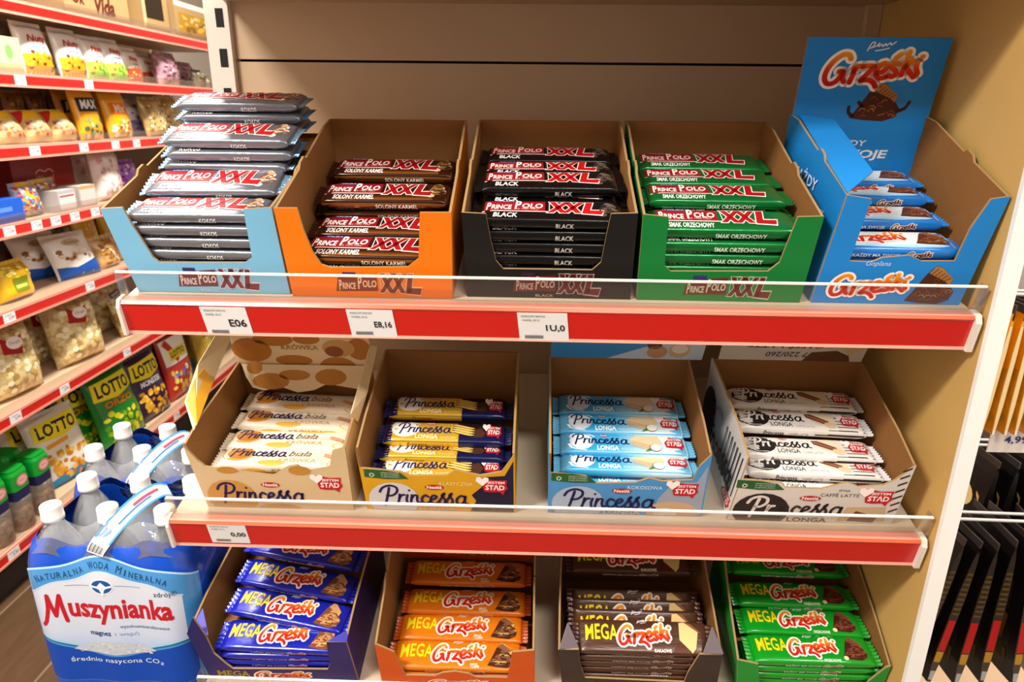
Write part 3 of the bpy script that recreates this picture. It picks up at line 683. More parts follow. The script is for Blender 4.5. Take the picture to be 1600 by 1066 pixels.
def carton(key):
    k, s0, s1, nb, colr, label, _ = BX[key]
    out = mat('print_' + key, colr, .5, spec=.35, var=.06, vscale=90)
    inn = KRAFT
    pts = FR[key]; xl, xr = pts[0][0], pts[-1][0]
    tl = max(pts[:3], key=lambda p: p[1]) if key != 'mb' else (.0001, .1024); tr = max(pts[-3:], key=lambda p: p[1])
    xtl, xtr = pts[1][0], tr[0]; nl, nr = pts[1][1], tr[1]
    o = thing('display_carton', label, 'carton', SM(k, (xl + xr) / 2, s0, .0006), 'open display cartons on the tilted shelves'); CART[key] = o
    cx = (xl + xr) / 2; D = s1 - s0
    b = MB(); b.prism([(p[0] - cx, p[1]) for p in pts], 'y', 0, TH, out, inn)
    carton_front_art(key, xl, xr).lay(b, lambda u, v, f: (u - cx, -.00015 - f, max(v, .0008)))
    b.build('front_panel', o)
    # side walls: sheared a little so their front top corner meets the front panel
    for sg, xb, xt, nf in ((-1, xl, xtl, nl), (1, xr, xtr, nr)):
        dx = (xt - xb) / max(nf, .01)
        def X(n, s): return (xb - cx) + dx * n * (1 if key == 'lb' and sg < 0 else 1 - s / D)
        rise = nb - nf
        prof = [(TH, 0), (D, 0), (D, nb), (D * .86, nb - .002), (D * .5, nf + rise * .52), (D * .47, nf + rise * .52 + .004), (D * .41, nf + rise * .44 + .004), (D * .38, nf + rise * .38), (TH, nf)]
        if key in ('ko', 'ca', 'kl', 'kr', 'mg', 'mk', 'mb'): prof = [(TH, 0), (D, 0), (D, nb), (D * .62, nf + rise * .66), (D * .3, nf + rise * .3 + .003), (TH, nf)]
        b = MB(); n = len(prof)
        tri = [tuple(t) for t in tessellate_polygon([[Vector((p, q, 0)) for p, q in prof]])]
        A_ = [(X(q, p), p, q) for p, q in prof]; B_ = [(X(q, p) - sg * TH, p, q) for p, q in prof]
        b.add(A_, tri, out); b.add(B_, tri, out if key in ('mg',) and sg < 0 else inn); b.add(A_ + B_, [(i, (i + 1) % n, n + (i + 1) % n, n + i) for i in range(n)], EDGE)
        A = Art()
        if key == 'ca' and sg < 0:
            for i in range(7): A.put(poly([(D * (.06 + i * .06), .03), (D * (.075 + i * .06), .03), (D * (.08 + i * .06), .095), (D * (.065 + i * .06), .095)]), '28242a', 1)
            A.put(fit(PR[.15], D * .96, .02, D * .12, .075, PBOX), '28242a', 2)
            A.put(ell(D * .85, .06, .03, .045, 14), '28242a', 1)
            A.txt('CAFFÈ LATTE', D * .9, .088, D * .55, .1, '3a3434', 0, 0, 2)
            stad(A, D * .30, .006, D * .04, .03, 2)
        if key == 'bl' and sg < 0:
            A.txt('KAŻDY', D * .74, .112, D * .38, .131, 'd8ecff', .02, 0, 2); A.txt('MA SWOJE', D * .8, .078, D * .2, .100, 'd8ecff', .02, 0, 2)
        A.lay(b, lambda u, v, f: (X(v, u) + sg * (.0002 + f), u, v))
        if key == 'mb' and sg > 0:
            A = Art()
            for i in range(9): A.txt('KAŻDY MA SWOJE', D * .1, .012 + i * .009, D * .5, .016 + i * .009, '6a5a58', 0, 0, 2)
            A.lay(b, lambda u, v, f: (X(v, u) + (.0002 + f), u, v))
        b.build('side_panel', o)
    wb = xr - xl
    b = MB(); x0, x1 = -wb / 2 + .002, wb / 2 - .002
    b.box(x0, x1, D - TH, D, 0, nb, inn); b.build('back_panel', o)
    b = MB(); b.box(x0, x1, TH, D - TH, 0, TH, inn); b.build('bottom_panel', o)
    return o
for key in BX: carton(key)
def CP(key, x, s, n): # shelf coords -> carton local
    k, s0 = BX[key][:2]; cx = (FR[key][0][0] + FR[key][-1][0]) / 2
    return (x - cx, s - s0, n)
# bright blue carton: header card, folded flap
bl = CART['bl']; D = .193
b = MB(); SKY = MATS['print_bl']
hd = [(-.0865, .0), (.0875, .0), (.0875, .178), (.0895, .272), (-.0865, .272), (-.0865, .178)]
b.prism([(p, q) for p, q in hd], 'y', D - .006, D - .003, SKY, KRAFT)
A = Art()
grzeski(A, -.064, .208, .066, .262, 2); swash(A, -.012, .256, .022, .268)
wafer(A, -.014, .173, .048, .219, '4a2016', '7a4a30', 'a87038', 1, 6, 5)
for q in (((.044, .184), (.054, .188), (.058, .196)), ((-.010, .178), (-.016, .182), (-.017, .189)), ((.0, .19), (-.006, .195))): A.put(strokes([list(q)], .0022, 2, 3), '3a1810', 1)
A.txt('KAŻDY', -.034, .1395, .017, .1495, 'e4f0fc', .02, .1, 2); A.txt('MA SWOJE', -.066, .120, .048, .1345, 'e4f0fc', .03, .1, 2)
A.lay(b, lambda u, v, f: (u, D - .0062 - f, v))
b.build('header_card', bl, label='tall blue header card')
b = MB(); q = [CP('bl', .8335, .026, .1345), CP('bl', .875, .066, .147), CP('bl', .869, .19, .1775), CP('bl', .829, .205, .1795)]
qq = [(p[0], p[1], p[2] - .0012) for p in q]
b.add(q + qq, [(0, 1, 2, 3), (7, 6, 5, 4)] + [(i, 4 + i, 4 + (i + 1) % 4, (i + 1) % 4) for i in range(4)], SKY); b.build('folded_flap', bl)
# header cards on the middle row
def header(key, n0, n1, x0, x1, lean, col, art, torn=None):
    o = CART[key]; k, s0, s1 = BX[key][:3]; D = s1 - s0; cx = (FR[key][0][0] + FR[key][-1][0]) / 2
    b = MB(); h = n1 - n0
    pts = torn or [(x0 - cx, 0), (x1 - cx, 0), (x1 - cx, h), (x0 - cx, h)]
    m = mat('header_' + key, col, .45)
    q = MB(); q.prism(pts, 'y', 0, .0015, m, KRAFT); art.lay(q, lambda u, v, f: (u - cx, -.0001 - f, v))
    M = Matrix.Translation((0, D - .004, n0)) @ Matrix.Rotation(R(lean), 4, 'X')
    q.v = [tuple(M @ Vector(p)) for p in q.v]
    q.build('header_card', o)
A = Art(); A.put(poly([(.52, 0), (.60, 0), (.66, .03), (.74, .05), (.74, 0)]), 'c4d4e4', 1)
A.put(ell(.672, .016, .015, .014, 14), 'c89868', 2); A.put(ell(.667, .03, .011, .008, 10), '6a4434', 2); A.put(ell(.704, .02, .016, .016, 14), 'd8b888', 2); A.put(ell(.704, .024, .012, .010, 12), 'f0e4d4', 3)
header('ko', .138, .188, .517, .722, 18, '3a90d0', Art([(s_, m_, l_) for s_, m_, l_ in A]))
A = Art(); A.txt('CAFFÈ LATTE', .80, .024, .91, .034, '2a2624', .02, .1, 2, 180); A.txt('7 220/260', .83, .008, .89, .018, '3a3432', .01, .1, 2, 180)
A.put(poly([(.885, .0), (.895, .018), (.93, .022), (.95, .012), (.955, .0)]), '6a4830', 1); A.put(poly([(.935, .03), (.95, .012), (.97, .03)]), 'd8c48c', 1)
header('ca', .14, .19, .764, .972, 14, 'd8d0c6', A)
A = Art()
for u, v, a, c in ((.075, .03, .03, .022), (.135, .012, .028, .01), (.2, .0, .028, .02), (.11, .05, .03, .012), (.16, .052, .02, .01), (.235, .035, .018, .02)): A.put(ell(u, v, a, c, 16), 'b0702c', 1)
A.txt('KRÓWKA', .12, .032, .175, .043, 'a8743c', .02, 0, 2); A.put(ell(.205, .036, .024, .016, 16), 'c8985c', 2); A.put(ell(.198, .03, .014, .01, 12), '8a4c20', 3)
header('kr', .118, .185, .047, .252, 6, 'e0c69c', A)
kr = CART['kr']; b = MB(); A = Art()
tn = [(.055, .035), (.062, .016), (.072, .0), (.09, -.004), (.115, .002), (.14, -.006), (.165, -.002), (.185, .008), (.21, .004), (.236, .0), (.246, .016), (.25, .036)]
cx = (FR['kr'][0][0] + FR['kr'][-1][0]) / 2
b.prism([(p - cx, q) for p, q in tn], 'y', 0, .0015, mat('header_kr', 'e0c69c'), KRAFT)
for u, v, a, c in ((.1, .01, .028, .014), (.135, .02, .024, .008), (.19, .018, .024, .014), (.075, .03, .012, .01)): A.put(ell(u, v, a, min(c, .6 * c + .004), 14), 'b87a30', 1)
A.lay(b, lambda u, v, f: (u - cx, -.0001 - f, v)); M = Matrix.Translation((0, .155, .092)) @ Matrix.Rotation(R(-28), 4, 'X')
b.v = [tuple(M @ Vector(p)) for p in b.v]; b.build('torn_flap', kr, label='torn spotted inner flap')
def ear(key, pts, m, name='torn_ear'):
    b = MB(); q = [CP(key, *p) for p in pts]; n = len(q); q2 = [(p[0] + .0015, p[1] + .001, p[2] + .001) for p in q]
    b.add(q + q2, [tuple(range(n)), tuple(range(n, 2 * n))[::-1]] + [(i, (i + 1) % n, n + (i + 1) % n, n + i) for i in range(n)], m); b.build(name, CART[key])
CREAMP = mat('cream_print', 'e8cfa4', .5); AMBER = mat('amber_print', 'e8a424', .5)
ear('kr', [(.0440, .045, .112), (.0460, .19, .165), (.037, .19, .187), (.029, .12, .166), (.0245, .075, .136)], CREAMP, 'folded_flap')
ear('kr', [(.0458, .05, .1155), (.0465, .115, .1405), (.0365, .118, .161), (.0300, .10, .153), (.0268, .076, .1375)], AMBER, 'folded_flap')
ear('kr', [(.248, .07, .125), (.252, .19, .16), (.262, .19, .158), (.259, .12, .125), (.253, .08, .105)], CREAMP, 'folded_flap')
for key, xa, sg in (('mb', .0005, 1), ('mb', .2305, -1), ('mk', .536, 1), ('mk', .768, -1)):
    nt = .1 if key == 'mb' else .093
    if xa == .2305:
        ear(key, [(.2300, .02, .095), (.2030, .021, .0935), (.2290, .03, .105)], MATS['flap_mb'], 'corner_tab'); continue
    ear(key, [(xa, .02, nt), (xa + sg * .028, .021, nt - .002), (xa + sg * .012, .05, nt + .018)], mat('flap_' + key, '3c38a8' if key == 'mb' else '54424a', .45), 'corner_tab')
b = MB(); A = Art(); A.txt('MA TWOJE', .345, .010, .43, .019, 'e8a070', .01, 0, 1, 180)
header('mo', .048, .16, .277, .498, -3, 'b8400c', A)

# ------------------------------------------------------------------ bars in the cartons
ORD = ['first', 'second', 'third', 'fourth', 'fifth', 'sixth', 'seventh', 'eighth']
GRP = {k: 'bars in the ' + BX[k][6] for k in BX}
# tops: (s front, n top, tilt deg, yaw deg, roll deg, dx, place words)
TOPS = {
'lb': [(.026, .100, 3, 1, 0, -.002, 'top of the front stack'), (.080, .1115, 12, 2, 0, .002, 'second row from the front'), (.130, .128, 8, -1, 0, .006, 'third row, lowest of three'), (.131, .1435, 9, 1, 0, .008, 'third row, middle of three'), (.133, .159, 10, 0, 0, .006, 'third row, topmost of three'), (.190, .161, 4, 0, 0, .004, 'back row, lowest of three'), (.190, .1763, 4, 1, 0, .006, 'back row, middle of three'), (.191, .1915, 4, 0, 0, .004, 'back row, topmost of all')],
'or': [(.022, .052, 5, -1, 0, .002, 'front row'), (.076, .0585, 5, 0, 0, .004, 'second row from the front'), (.130, .070, 11, 1, 0, .000, 'third row from the front, lower one'), (.122, .0868, 7, 1, 0, .001, 'third row from the front, upper one'), (.192, .100, 7, 0, 0, .003, 'back row, topmost')],
'bk': [(.026, .100, 4, -1, 0, -.002, 'top of the front stack'), (.0797, .1012, 2, 1, 0, -.004, 'middle row, lower one'), (.089, .1172, 4, 1, 0, -.003, 'middle row, upper one'), (.138, .118, 2, 2, 0, .002, 'third row from the front'), (.193, .1215, 4, 0, 0, -.002, 'back row')],
'gr': [(.030, .0895, 6, -.5, 0, .010, 'top of the front stack'), (.0797, .0893, 2, 0, 0, .000, 'second visible row, half covered'), (.087, .1047, 3, 0, 0, -.004, 'third visible row'), (.140, .1095, 3, 0, 0, -.008, 'fourth visible row'), (.193, .114, 5, 0, 0, -.012, 'back row')],
'bl': [(.030, .069, 4, 0, 0, .006, 'top of the front stack'), (.080, .0845, 3, 0, 0, .008, 'second row from the front'), (.127, .099, 2, -1, 0, .002, 'third row from the front'), (.158, .108, 2, 0, 0, .002, 'back row')],
'kr': [(.028, .0445, -4, 1, 0, .006, 'front row, lower one'), (.036, .064, -6, 0, 0, .006, 'front row, upper one behind'), (.072, .0655, -5, 0, 0, -.002, 'third visible row'), (.114, .0695, -4, -1, 0, .004, 'fourth visible row'), (.150, .0745, 0, -3, 0, .002, 'back row')],
'kl': [(.030, .056, 0, 1, 0, -.002, 'front row, uppermost'), (.058, .066, -12, 0, 0, .000, 'second visible row, half covered'), (.085, .0735, 0, 0, 0, .000, 'third visible row'), (.135, .0815, 2, 0, 0, .002, 'back row')],
'ko': [(.034, .0475, -5, -2, 0, .004, 'front row, lower one'), (.040, .066, -8, -1, 0, .000, 'front row, upper one behind'), (.072, .071, -3, -1, 0, -.004, 'third visible row'), (.114, .073, -1, -1, 0, -.006, 'fourth visible row'), (.156, .0765, 2, -1, 0, -.010, 'back row')],
'ca': [(.030, .047, -3, -1, 0, .018, 'front row, lower one'), (.042, .066, -8, -2, 0, .010, 'front row, upper one behind'), (.070, .0735, -4, -2, 0, .010, 'third visible row'), (.113, .086, 1, -3, 0, .002, 'fourth visible row'), (.154, .0965, 0, -3, 0, .000, 'back row')],
'mb': [(.026, .066, 2, -1, 0, .004, 'top of the straight front stack'), (.064, .0795, 0, -8, 3, .003, 'skewed bar lying across the front stack'), (.112, .090, 0, -8, 3, .003, 'skewed bar in the middle row'), (.160, .106, 0, -8, 3, .003, 'skewed bar in the back row')],
'mo': [(.026, .0345, 2, 0, 0, -.002, 'front row'), (.073, .0365, -2, 0, 0, .000, 'second row from the front'), (.119, .0415, -2, 0, 0, .006, 'third row from the front'), (.166, .0555, 0, 0, 0, .008, 'back row')],
'mk': [(.026, .0885, 14, 0, 0, .004, 'top of the front stack, fully shown'), (.0735, .0560, 50, 0, 0, .000, 'first leaning one behind the front stack'), (.0928, .0560, 50, 0, 0, .000, 'second leaning one behind the front stack'), (.1121, .0560, 50, 0, 0, -.001, 'third leaning one behind the front stack'), (.150, .112, 6, 0, 0, -.004, 'back row in the shade')],
'mg': [(.026, .0745, -2, 0, 0, .006, 'top of the front stack'), (.072, .0765, -3, -1, 0, .006, 'second row from the front'), (.118, .082, -3, -1, 0, .004, 'third row from the front'), (.166, .099, -4, -1, 0, -.004, 'back row in the shade')]}
STACK = {'lb': (6, 'lb'), 'or': (1, 'or'), 'bk': (5, 'bk'), 'gr': (4, 'gr'), 'bl': (1, 'bl'), 'mb': (5, 'mb'), 'mo': (2, 'mo'), 'mk': (6, 'mk'), 'mg': (4, 'mg')}
NMS = {'lb': 'silver', 'or': 'caramel', 'bk': 'black', 'gr': 'green', 'bl': 'blue', 'kr': 'cream', 'kl': 'gold and navy', 'ko': 'sky blue', 'ca': 'white', 'mb': 'royal blue', 'mo': 'orange', 'mk': 'brown', 'mg': 'bright green'}
for key, tops in TOPS.items():
    k, s0, s1, nb = BX[key][:4]; pts = FR[key]; xc = (pts[0][0] + pts[-1][0] + pts[1][0] + max(pts[-3:], key=lambda p: p[1])[0]) / 4
    br = B[key]
    xbl, xbr = pts[0][0], pts[-1][0]; ptr = max(pts[-3:], key=lambda p: p[1])
    def clamp(x, n, ya=0):
        if n > BX[key][3] + .02 or n > pts[1][1] + .035: return x
        f = min(n / pts[1][1], 1)
        lo = max(xbl, xbl + (pts[1][0] - xbl) * f) + TH + .002 if key != 'lb' else xbl + (pts[1][0] - xbl) * f + TH + .002
        hi = min(xbr, xbr + (ptr[0] - xbr) * f) - TH - .002
        h_ = (br.L / 2 + .0104) * math.cos(R(ya)) + br.w * abs(math.sin(R(ya)))
        return min(max(x, lo + h_), hi - h_) if hi - lo > 2 * h_ else (lo + hi) / 2
    for i, (s, n, ti, ya, ro, dx, words) in enumerate(tops):
        M = SM(k, clamp(xc + dx, n, ya), s, n - br.t) @ Matrix.Rotation(R(ya), 4, 'Z') @ Matrix.Rotation(R(ro), 4, 'Y') @ Matrix.Rotation(R(ti), 4, 'X')
        br.place('chocolate_bar', M, '%s bar in the %s, %s' % (NMS[key], BX[key][6], words), GRP[key])
    if key in STACK:
        cnt = STACK[key][0]; nt = tops[0][1] - .0003
        for i in range(cnt):
            nn = nt - (i + 1) * (br.t + .0010)
            if nn < br.t + TH: break
            M = SM(k, clamp(xc + tops[0][5] + random.uniform(-.003, .003), nn, .5), s0 + .005 + random.uniform(0, .0015), nn - br.t) @ Matrix.Rotation(R(random.uniform(-.5, .5)), 4, 'Z')
            br.place('chocolate_bar', M, '%s bar in the %s, %s below the top of its front stack' % (NMS[key], BX[key][6], ORD[i]), GRP[key])
        low = nt - (i + 1) * (br.t + .0003)
    # cardboard step insert that carries the rows
    b = MB(); wi = (pts[-1][0] - pts[0][0]) / 2 - .006
    pr = []
    seen = [t for t in tops]
    ss = sorted(seen, key=lambda t: t[0])
    prof = [(.006, TH), (s1 - s0 - .005, TH)]
    top = []; start = br.w + .012 if key in STACK else .007; c0 = TH + .001; W_ = br.w
    for q, t in enumerate(ss):
        if q == 0 and key in STACK: continue
        a = max(t[0] - s0 - .003, start)
        c = min(x[1] - br.t - .017 - max(0, -x[2]) * .0009 for x in ss[q:] + [y for y in ss[:q] if y[0] - s0 + W_ > a])
        if c > c0 + .004 and (not top or a > top[-1][0] + .01): top += [(a, c0), (a, c)]; c0 = c
    if not top: top = [(start, .01)]
    top.append((s1 - s0 - .0055, top[-1][1]))
    if top[-1][1] > .03:
        prof += top[::-1]
        b.prism(prof, 'x', -wi, wi, KRAFT); b.build('inner_step', CART[key])
# ------------------------------------------------------------------ room
FL = bpy.data.materials.new('wood_look_floor_tiles'); FL.use_nodes = True
nt = FL.node_tree; N = nt.nodes; L = nt.links; bs = N['Principled BSDF']; bs.inputs['Roughness'].default_value = .4
tc = N.new('ShaderNodeTexCoord'); mp = N.new('ShaderNodeMapping'); mp.inputs['Rotation'].default_value = (0, 0, R(90)); L.new(tc.outputs['Object'], mp.inputs[0])
bk = N.new('ShaderNodeTexBrick'); L.new(mp.outputs[0], bk.inputs[0]); bk.inputs['Scale'].default_value = 1
bk.inputs['Brick Width'].default_value = .9; bk.inputs['Row Height'].default_value = .3; bk.inputs['Mortar Size'].default_value = .004
bk.inputs['Color1'].default_value = lin('6a4e36'); bk.inputs['Color2'].default_value = lin('5e442e'); bk.inputs['Mortar'].default_value = lin('8a7458')
wv = N.new('ShaderNodeTexNoise'); wv.inputs['Scale'].default_value = 5; wv.inputs['Detail'].default_value = 6
m3 = N.new('ShaderNodeMapping'); m3.inputs['Scale'].default_value = (9, 1.2, 1); L.new(tc.outputs['Object'], m3.inputs[0]); L.new(m3.outputs[0], wv.inputs[0])
mx = N.new('ShaderNodeMix'); mx.data_type = 'RGBA'; mx.blend_type = 'MULTIPLY'; mx.inputs[0].default_value = .5
L.new(bk.outputs[0], mx.inputs[6]); L.new(wv.outputs[0], mx.inputs[7]); L.new(mx.outputs[2], bs.inputs['Base Color'])
def slab(name, x0, x1, y0, y1, z0, z1, m):
    b = MB(); b.box(x0, x1, y0, y1, z0, z1, m); return struct(b.build(name))
FZ = -1.33
WALLM = mat('shop_wall_paint', 'b8aca0', .8)
slab('floor', -1.7, 3.0, -4.5, 4.2, FZ - .05, FZ, FL)
slab('wall_back', -1.7, 3.0, 4.2, 4.25, FZ, 1.6, WALLM)
slab('wall_left', -1.75, -1.7, -4.5, 4.2, FZ, 1.6, WALLM)
slab('wall_right', 3.0, 3.05, -4.5, 4.2, FZ, 1.6, mat('white_wall_paint', 'f0ece4', .7))
slab('ceiling', -1.7, 3.0, -4.5, 4.2, 1.6, 1.65, mat('ceiling_paint', 'd8d0c4', .8))

# ------------------------------------------------------------------ snack wall on the other side of the corner
GX = -1.2
SZ = [.545, .322, .098, -.142, -.408, -.73, -1.155]
wall = thing('wall_shelving', 'long snack wall shelving in dark beige metal, floor to ceiling', 'shelf unit', (GX - .44, 1.9, FZ))
b = MB(); b.box(-.02, 0, -1.5, 1.5, 0, 2.6, mat('snack_back_panel', '7a5c40', .6)); b.build('back_panel', wall)
b = MB(); b.box(0, .40, -1.5, 1.5, 0, .09, mat('dark_plinth', '2a221c', .6)); b.build('plinth', wall)
for yy in (-.55, .45, 1.35):
    b = MB(); b.box(0, .03, yy, yy + .03, 0, 2.6, STEEL); b.build('slotted_upright', wall)
WORDS = ['topmost', 'second', 'third', 'fourth', 'fifth', 'sixth', 'bottom']
TAGPX = [[], [22, 130], [45, 122, 172, 205], [5, 48, 78, 108, 140], [5, 132], [15, 92, 190], [12, 268]]
def ypx(px, X=GX, z=.2):
    dx, dz, k = X - .48567, z - .21683, (px - 800) / 1074.06
    return (.99948 * dx + .01047 * dz + k * (.02578 * dx + .31473 * dz)) / (.94883 * k - .03063) - .78688
for i, z in enumerate(SZ):
    o = thing('wall_shelf', '%s shelf of the snack wall with its red price rail' % WORDS[i], 'shelf', (GX, 1.9, z), 'snack wall shelves')
    b = MB(); b.box(-.40 if i < 6 else -.42, -.004, -1.45, 1.45, -.022, 0, STEEL); b.build('shelf_board', o)
    b = MB()
    b.box(-.004, .004, -1.45, 1.45, -.006, .003, PINK); b.box(-.004, .003, -1.45, 1.45, -.034, -.006, RED); b.box(-.004, .005, -1.45, 1.45, -.042, -.034, PINK); b.build('price_rail', o)
    b = MB(); b.box(-.006, -.004, -1.45, 1.45, .003, .03, ACR); b.build('clear_lip', o)
    for px in TAGPX[i]:
        y = ypx(px + 6, GX, z)
        t = tag(link('price_tag', None), 'white price tag clipped on the %s shelf rail of the snack wall' % WORDS[i], 'price tag', 'price tags on the snack wall')
        t.location = (GX + .0035, y, z - .038)
        b = MB(); b.box(0, .001, -.026, .026, 0, .034, mat('tag_paper', 'eceaea', .5))
        A = Art(); A.txt('5,99', -.004, .01, .02, .022, '77777c', 0, 0); A.txt('CHRUPKI', -.02, .025, .01, .03, '88888c', 0, 0)
        A.lay(b, lambda u, v, f: (.0011 + f, u, v)); b.build('paper', t)

def bag(name, w, h, t, m, art, sealm=None, p=2.4, seal=.012, rough=0.0):
    """upright pillow bag standing on z=0, front towards -y"""
    nx, nz = 14, 16; mb = MB()
    rr = random.Random(name + str(w) + str(h))
    ph = [rr.uniform(0, 6) for _ in range(4)]
    def pt(u, v, sg, off=0):
        a = max(0, 1 - abs(2 * u - 1) ** p); c = max(0, 1 - abs(2 * v - 1) ** (p + .8)); d = (a ** .55) * (c ** .5)
        d *= 1 + .10 * math.sin(5 * u + ph[0] + 3 * v) + .08 * math.sin(9 * v + ph[1])
        pin = 1 - .05 * math.sin(math.pi * v) 
        return ((u - .5) * w * pin, sg * (t / 2 * d + off + .0004), v * h)
    for sg in (-1, 1):
        vs = [pt(i / nx, j / nz, sg) for j in range(nz + 1) for i in range(nx + 1)]
        fs = []
        for j in range(nz):
            for i in range(nx):
                k = j * (nx + 1) + i; f = (k, k + 1, k + nx + 2, k + nx + 1); fs.append(f if sg < 0 else f[::-1])
        mb.add(vs, fs, m)
    n2 = (nx + 1) * (nz + 1); rim = []
    for j in range(nz): rim += [(j * (nx + 1), (j + 1) * (nx + 1), n2 + (j + 1) * (nx + 1), n2 + j * (nx + 1)), (j * (nx + 1) + nx, n2 + j * (nx + 1) + nx, n2 + (j + 1) * (nx + 1) + nx, (j + 1) * (nx + 1) + nx)]
    k0 = len(mb.v) - 2 * n2; im = mb.mi(m)
    for f in rim: mb.f.append(tuple(a + k0 for a in f)); mb.m.append(im)
    art.lay(mb, lambda u, v, f: pt(u, v, -1, f + .0006), .00025, (1, 1, .09))
    body = mb.mesh('pouch', True)
    sm = sealm or m; q = MB(); a = 21
    vs = []
    for s_ in (-1, 1):
        for r_ in range(3):
            for i in range(a): vs.append(((i / (a - 1) - .5) * w, s_ * .0008 + (.0012 if i % 2 else -.0012), h - .001 + seal * r_ / 2 + (.0015 if i % 2 and r_ == 2 else 0)))
    fs = []
    for s_ in (0, 1):
        for r_ in range(2):
            for i in range(a - 1):
                k = s_ * 3 * a + r_ * a + i; f = (k, k + 1, k + a + 1, k + a); fs.append(f if s_ == 0 else f[::-1])
    q.add(vs, fs, sm)
    return body, q.mesh('top_seal')
BAGD = {}
def put_bag(kind, mk, row, px, w, h, t, label, group, lean=-9, back=.0, turn=0, name='snack_bag', lift=0, cat='snack bag'):
    key = (kind, w, h, t)
    if key not in BAGD: BAGD[key] = bag(kind, w, h, t, *mk())
    body, seal = BAGD[key]
    X = GX - .03 - t / 2 - back
    M = Matrix.Translation((X, ypx(px, X, SZ[row] + h * .4), SZ[row] + .001 + lift)) @ Matrix.Rotation(R(90 + turn), 4, 'Z') @ Matrix.Rotation(R(lean), 4, 'X')
    o = thing(name, label, cat, M, group)
    link('pouch', body, o); link('top_seal', seal, o)
    return o
def put_bag2(*a, **k):
    names = ('lean', 'back', 'turn', 'name', 'lift', 'cat')
    for n_, v_ in zip(names, a[9:]): k.setdefault(n_, v_)
    w = k.pop('w', a[4])
    return put_bag(*a[:4], w, *a[5:9], **k)
def foil(n, c, **k): return mat(n, c, .34, bump=.6, bscale=28, coat=.35, **k)
def vlines(A, cs, v0, v1, n=12, seed=3, r=.05, layer=3):
    q = random.Random(seed); n = int(n * 2.4); r *= .62
    for i in range(n): A.put(ell(q.uniform(.1, .9), q.uniform(v0, v1), r * q.uniform(.6, 1.3), r * q.uniform(.5, 1.0), 8, q.random()), q.choice(cs), layer + (i % 3))
    return A
def nuts(fruit, bottom, word='Nuty'):
    def f():
        A = Art(); A.put(rect(.02, .0, .98, .42, 8, 5), bottom, 1); vlines(A, fruit, .1, .46, 12, len(bottom) + ord(bottom[1]), .09)
        A.put(poly([(.1, .96), (.5, .99), (.9, .96), (.9, .93), (.1, .93)]), 'b8c8e0', 2)
        A.txt(word, .22, .62, .78, .8, 'c03a30', .03, .2, 4); A.put(rect(.3, .55, .7, .57), '6a9ad0', 4)
        return foil('white_bag', 'f2f0ee'), A
    return f
n1 = nuts(('d09020', 'f0b030', '6a3a18'), 'e8a020'); n2 = nuts(('8ac040', 'b0e060', '5a8a28', '9a5a30'), '98c840'); n3 = nuts(('b04a20', 'd86a30', 'e8c8a0'), 'c85a30')
put_bag('nuts_a', n1, 1, 58, .155, .165, .06, 'white bag with orange nut print, nearest the beige box', 'white nut bags on the second snack shelf')
put_bag('nuts_a', n1, 1, 112, .155, .165, .06, 'second white bag with orange nut print, behind the first', 'white nut bags on the second snack shelf')
put_bag('nuts_b', n2, 1, 150, .14, .155, .06, 'white and green nut bag, beside the orange printed one', 'white nut bags on the second snack shelf')
put_bag('nuts_b', n2, 1, 182, .155, .16, .06, 'white and green nut bag, broader of the two green ones', 'white nut bags on the second snack shelf', -12)
put_bag2('nuts_c', n3, 1, 208, .13, .14, .06, 'white and rust red nut bag beside the green ones', 'white nut bags on the second snack shelf', **dict(back=0.04))
put_bag2('nuts_c', n3, 1, 231, .13, .135, .06, 'white and rust red nut bag beside the mauve pouches', 'white nut bags on the second snack shelf', **dict(back=0.1))
def mauve(): return foil('mauve_bag', '8a5468', col2='c09aa4', vscale=30), vlines(Art(), ('a8707c', 'c8a0a8', '6a3c50', 'd8c0c4'), .1, .9, 22, 5, .08)
put_bag('mauve', mauve, 1, 262, .19, .14, .08, 'mauve crinkled sweet pouch on the second snack shelf', 'mauve pouches', -5)
put_bag2('mauve', mauve, 1, 290, .19, .125, .08, 'mauve crinkled sweet pouch, farther one by the pale upright', 'mauve pouches', -6, **dict(back=0.13))
def grey(): return foil('grey_bag', '4a4644', col2='6a6460', vscale=20), Art().txt('BAKALIE', .2, .5, .8, .6, '8a3030', .02, 0, 3)
put_bag('grey', grey, 1, 22, .15, .17, .05, 'dark grey bag standing behind the beige box', 'grey snack bags', -5, .10)
def herbs(): return mat('clear_herb_bag', '8a7c60', .4, col2='4a4030', vscale=40, bump=.5), vlines(Art(), ('6a8a50', 'd0c8b0', 'a05a40', '3a3020'), .1, .9, 18, 8, .08)
put_bag2('herbs', herbs, 1, 312, .28, .08, .06, 'small dull herb bag at the end of the second snack shelf', 'herb bags', -10, **dict(back=0.0, w=0.10))
put_bag2('herbs', herbs, 1, 328, .28, .06, .06, 'flat brown herb bag by the pale slotted upright', 'herb bags', -25, **dict(back=0.0, w=0.09))
def fruit(): 
    A = Art(); A.put(rect(.05, .62, .95, .95, 6, 4), 'e8b818', 1); A.put(poly([(.05, .95), (.3, .95), (.12, .6), (.05, .55)]), 'c02020', 2); vlines(A, ('d8a890', 'c87848', 'e8d8b0', '9a4a30'), .1, .6, 14, 9, .09); return foil('fruit_bag', 'e0cf8a', col2='d0a070', vscale=14), A
for px, lb, ro in ((14, 'pale fruit bag lying at the near end of the third snack shelf', -32), (58, 'yellow topped fruit bag, middle of the three lying ones', -30), (98, 'yellow and red fruit bag beside the standing yellow bags', -28)): put_bag('fruit', fruit, 2, px, .125, .115, .09, lb, 'fruit bags on the third snack shelf', ro, .0, -8)
